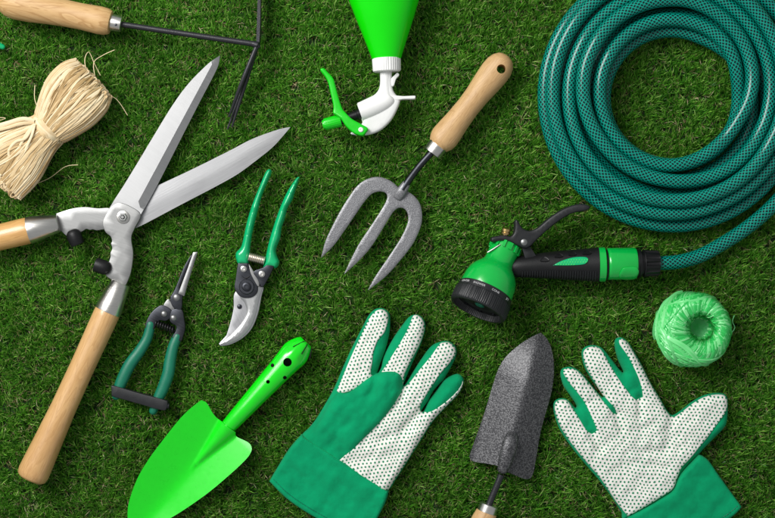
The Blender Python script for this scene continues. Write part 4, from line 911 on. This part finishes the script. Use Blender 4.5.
MB(th).disc(523.2, 242.4, 30.8, [(0, 3.3), (.7, 3.2), (1.2, 2.5), (1.4, .1)], 24).build('rivet', 'steel')
MB(th).pillow(**slab(curve([(521, 246, 1), (529, 245, 1), (536, 256, 1), (525, 259, 1)]), 14, 24.5, .5, 2)).build('link', 'charcoal')
MB(th).lathe((504.6, 237.0, 25), (506.4, 226.0, 27), [(0, 3), (3.2, 3), (3.4, 4.6), (5, 4.7), (5.2, 3.6), (6.2, 3.6), (6.4, 4.6), (8.6, 4.4), (9.2, 3)], 20).build('adjusting_screw', 'brass')
MB(th).sweep([(487, 252.5, 29.5), (493, 248.8, 30.8), (499.6, 244.6, 30.5)], .75, 8).build('wire', 'steel')
MB(th).pillow(**slab(curve([(502, 244), (516, 247), (519, 254), (512, 258), (500, 252)]), 12, 20, .5, 2.5)).build('valve_block', 'black')

# ================================================================== TWINE
th = Thing('twine_ball', 'shiny light green ball of twine with an open hollow centre', 'twine', 693.5, 329, 22)
cx, cy = 693.5, 329.
def tw(a, v, lift=0):
    """surface of the ball: a around, v from 0 (inside the hole) over the top (.35) to the side (1)"""
    hx, hy = cx+6.5*(1-np.clip(v*1.1, 0, 1)), cy-1.5*(1-np.clip(v*1.1, 0, 1))
    r = np.interp(v, [-.6, -.3, 0, .12, .25, .45, .65, .8, .92, 1.0, 1.15], [.05, 12.2, 12.8, 14, 18, 26, 33.5, 37.6, 39.6, 39.8, 36])
    z = np.interp(v, [-.6, -.3, 0, .12, .25, .45, .65, .8, .92, 1.0, 1.15], [14, 17, 30, 36, 40.5, 42, 38.5, 32, 24, 16, 3])
    rr = np.where(r < 14, r, 14+(r-14)*.87)+lift*.35*np.clip(v, 0, 1)
    return hx+rr*math.cos(a), hy-rr*math.sin(a), z+lift*(1-np.clip(v-.3, 0, .7)/.7)
core = MB(th); rows = np.linspace(-.6, 1.15, 46); seg = 80
Pq = np.array([tw(a, v) for v in rows for a in np.linspace(0, 2*PI, seg+1)])
uvq = np.array([(a*30, v*60) for v in rows for a in np.linspace(0, 2*PI, seg+1)])
core.add(th.P(Pq), [(i*(seg+1)+j, i*(seg+1)+j+1, (i+1)*(seg+1)+j+1, (i+1)*(seg+1)+j) for i in range(len(rows)-1) for j in range(seg)], uvq, .3)
core.build('core', 'twine_core', angle=None)
wd_ = MB(th)
for k in range(650):
    a0 = RNG.uniform(0, 2*PI); dr = RNG.normal(-.75, .25); lift = RNG.uniform(.1, 1.3); v0 = RNG.uniform(-.4, -.05); v1 = RNG.uniform(.95, 1.15)
    w = RNG.choice([.4, .8, 1.4, 2.0], p=[.3, .35, .25, .1])
    path = [tw(a0+dr*((v-v0)/(v1-v0))**1.25, v, lift) for v in np.linspace(v0, v1, 18)]
    wd_.sweep(path, (w, .22), 6, caps=False, tone=RNG.uniform(0, 1), up=(math.cos(a0)*.2, -math.sin(a0)*-.2, 1))
wd_.build('winding', 'twine', angle=70)
bd = MB(th)
for k in range(34):
    # chords: bands that skirt the hole and run round the shoulder, most of them on the lower left
    mid = RNG.normal(math.radians(215), .75); span = RNG.uniform(.9, 1.5); vm = RNG.uniform(.5, .98); lift = RNG.uniform(1.0, 1.8)
    w = RNG.uniform(.5, 2.0)
    path = []
    for q in np.linspace(-1, 1, 26):
        v = vm+(1.05-vm)*q*q; path.append(tw(mid+q*span, v, lift))
    bd.sweep(path, (w, .25), 6, caps=False, tone=RNG.uniform(.3, 1))
for (m_, sp_, vm, w) in ((math.radians(232), 1.15, .42, 2.6), (math.radians(205), .9, .62, 3.2), (math.radians(190), 1.1, .86, 3.0), (math.radians(150), .8, .9, 3.4)):
    bd.sweep([tw(m_+q*sp_, vm+(1.05-vm)*q*q, 2.3) for q in np.linspace(-1, 1, 26)], (w, .3), 8, caps=False, tone=.75)
bd.build('outer_band', 'twine', angle=70)
le = MB(th); le.sweep([(731, 334, 20), (736, 328, 16), (735, 322, 10), (738, 316, 4)], (.5, .2), 5, sub=5, tone=.9); le.build('loose_end', 'twine')

# ================================================================== CAMERA, LIGHT
cam = bpy.data.cameras.new('camera'); co_ = bpy.data.objects.new('camera', cam); COL.objects.link(co_)
co_.location = (0, 0, HCAM); cam.sensor_width = 36; cam.lens = 36*HCAM/.775; cam.clip_start = .05; cam.clip_end = 20
scene.camera = co_
def area(name, loc, target, size, power, col):
    l = bpy.data.lights.new(name, 'AREA'); l.shape = 'RECTANGLE'; l.size = size[0]; l.size_y = size[1]; l.energy = power; l.color = col
    o = bpy.data.objects.new(name, l); COL.objects.link(o); o.location = loc
    o.rotation_euler = (Vector(target)-Vector(loc)).to_track_quat('-Z', 'Y').to_euler(); return o
area('key_softbox', (-1.15, 1.0, 1.55), (-.08, .05, 0), (.9, .9), 41, (1, .985, .96))
area('added_sheen_fill', (-.95, .75, 1.95), (0, 0, 0), (1.0, .9), 15, (1, 1, 1))  # added lamp at the upper left: fill, and sheen on the green trowel
w = bpy.data.worlds.new('World'); scene.world = w; w.use_nodes = True
w.node_tree.nodes['Background'].inputs[0].default_value = (.95, .98, 1, 1); w.node_tree.nodes['Background'].inputs[1].default_value = .36
scene.view_settings.view_transform = 'Standard'; scene.view_settings.look = 'None'; scene.view_settings.exposure = 0
scene.render.engine = 'CYCLES'; scene.cycles.use_denoising = True; scene.cycles.max_bounces = 6
scene.cycles.transparent_max_bounces = 4
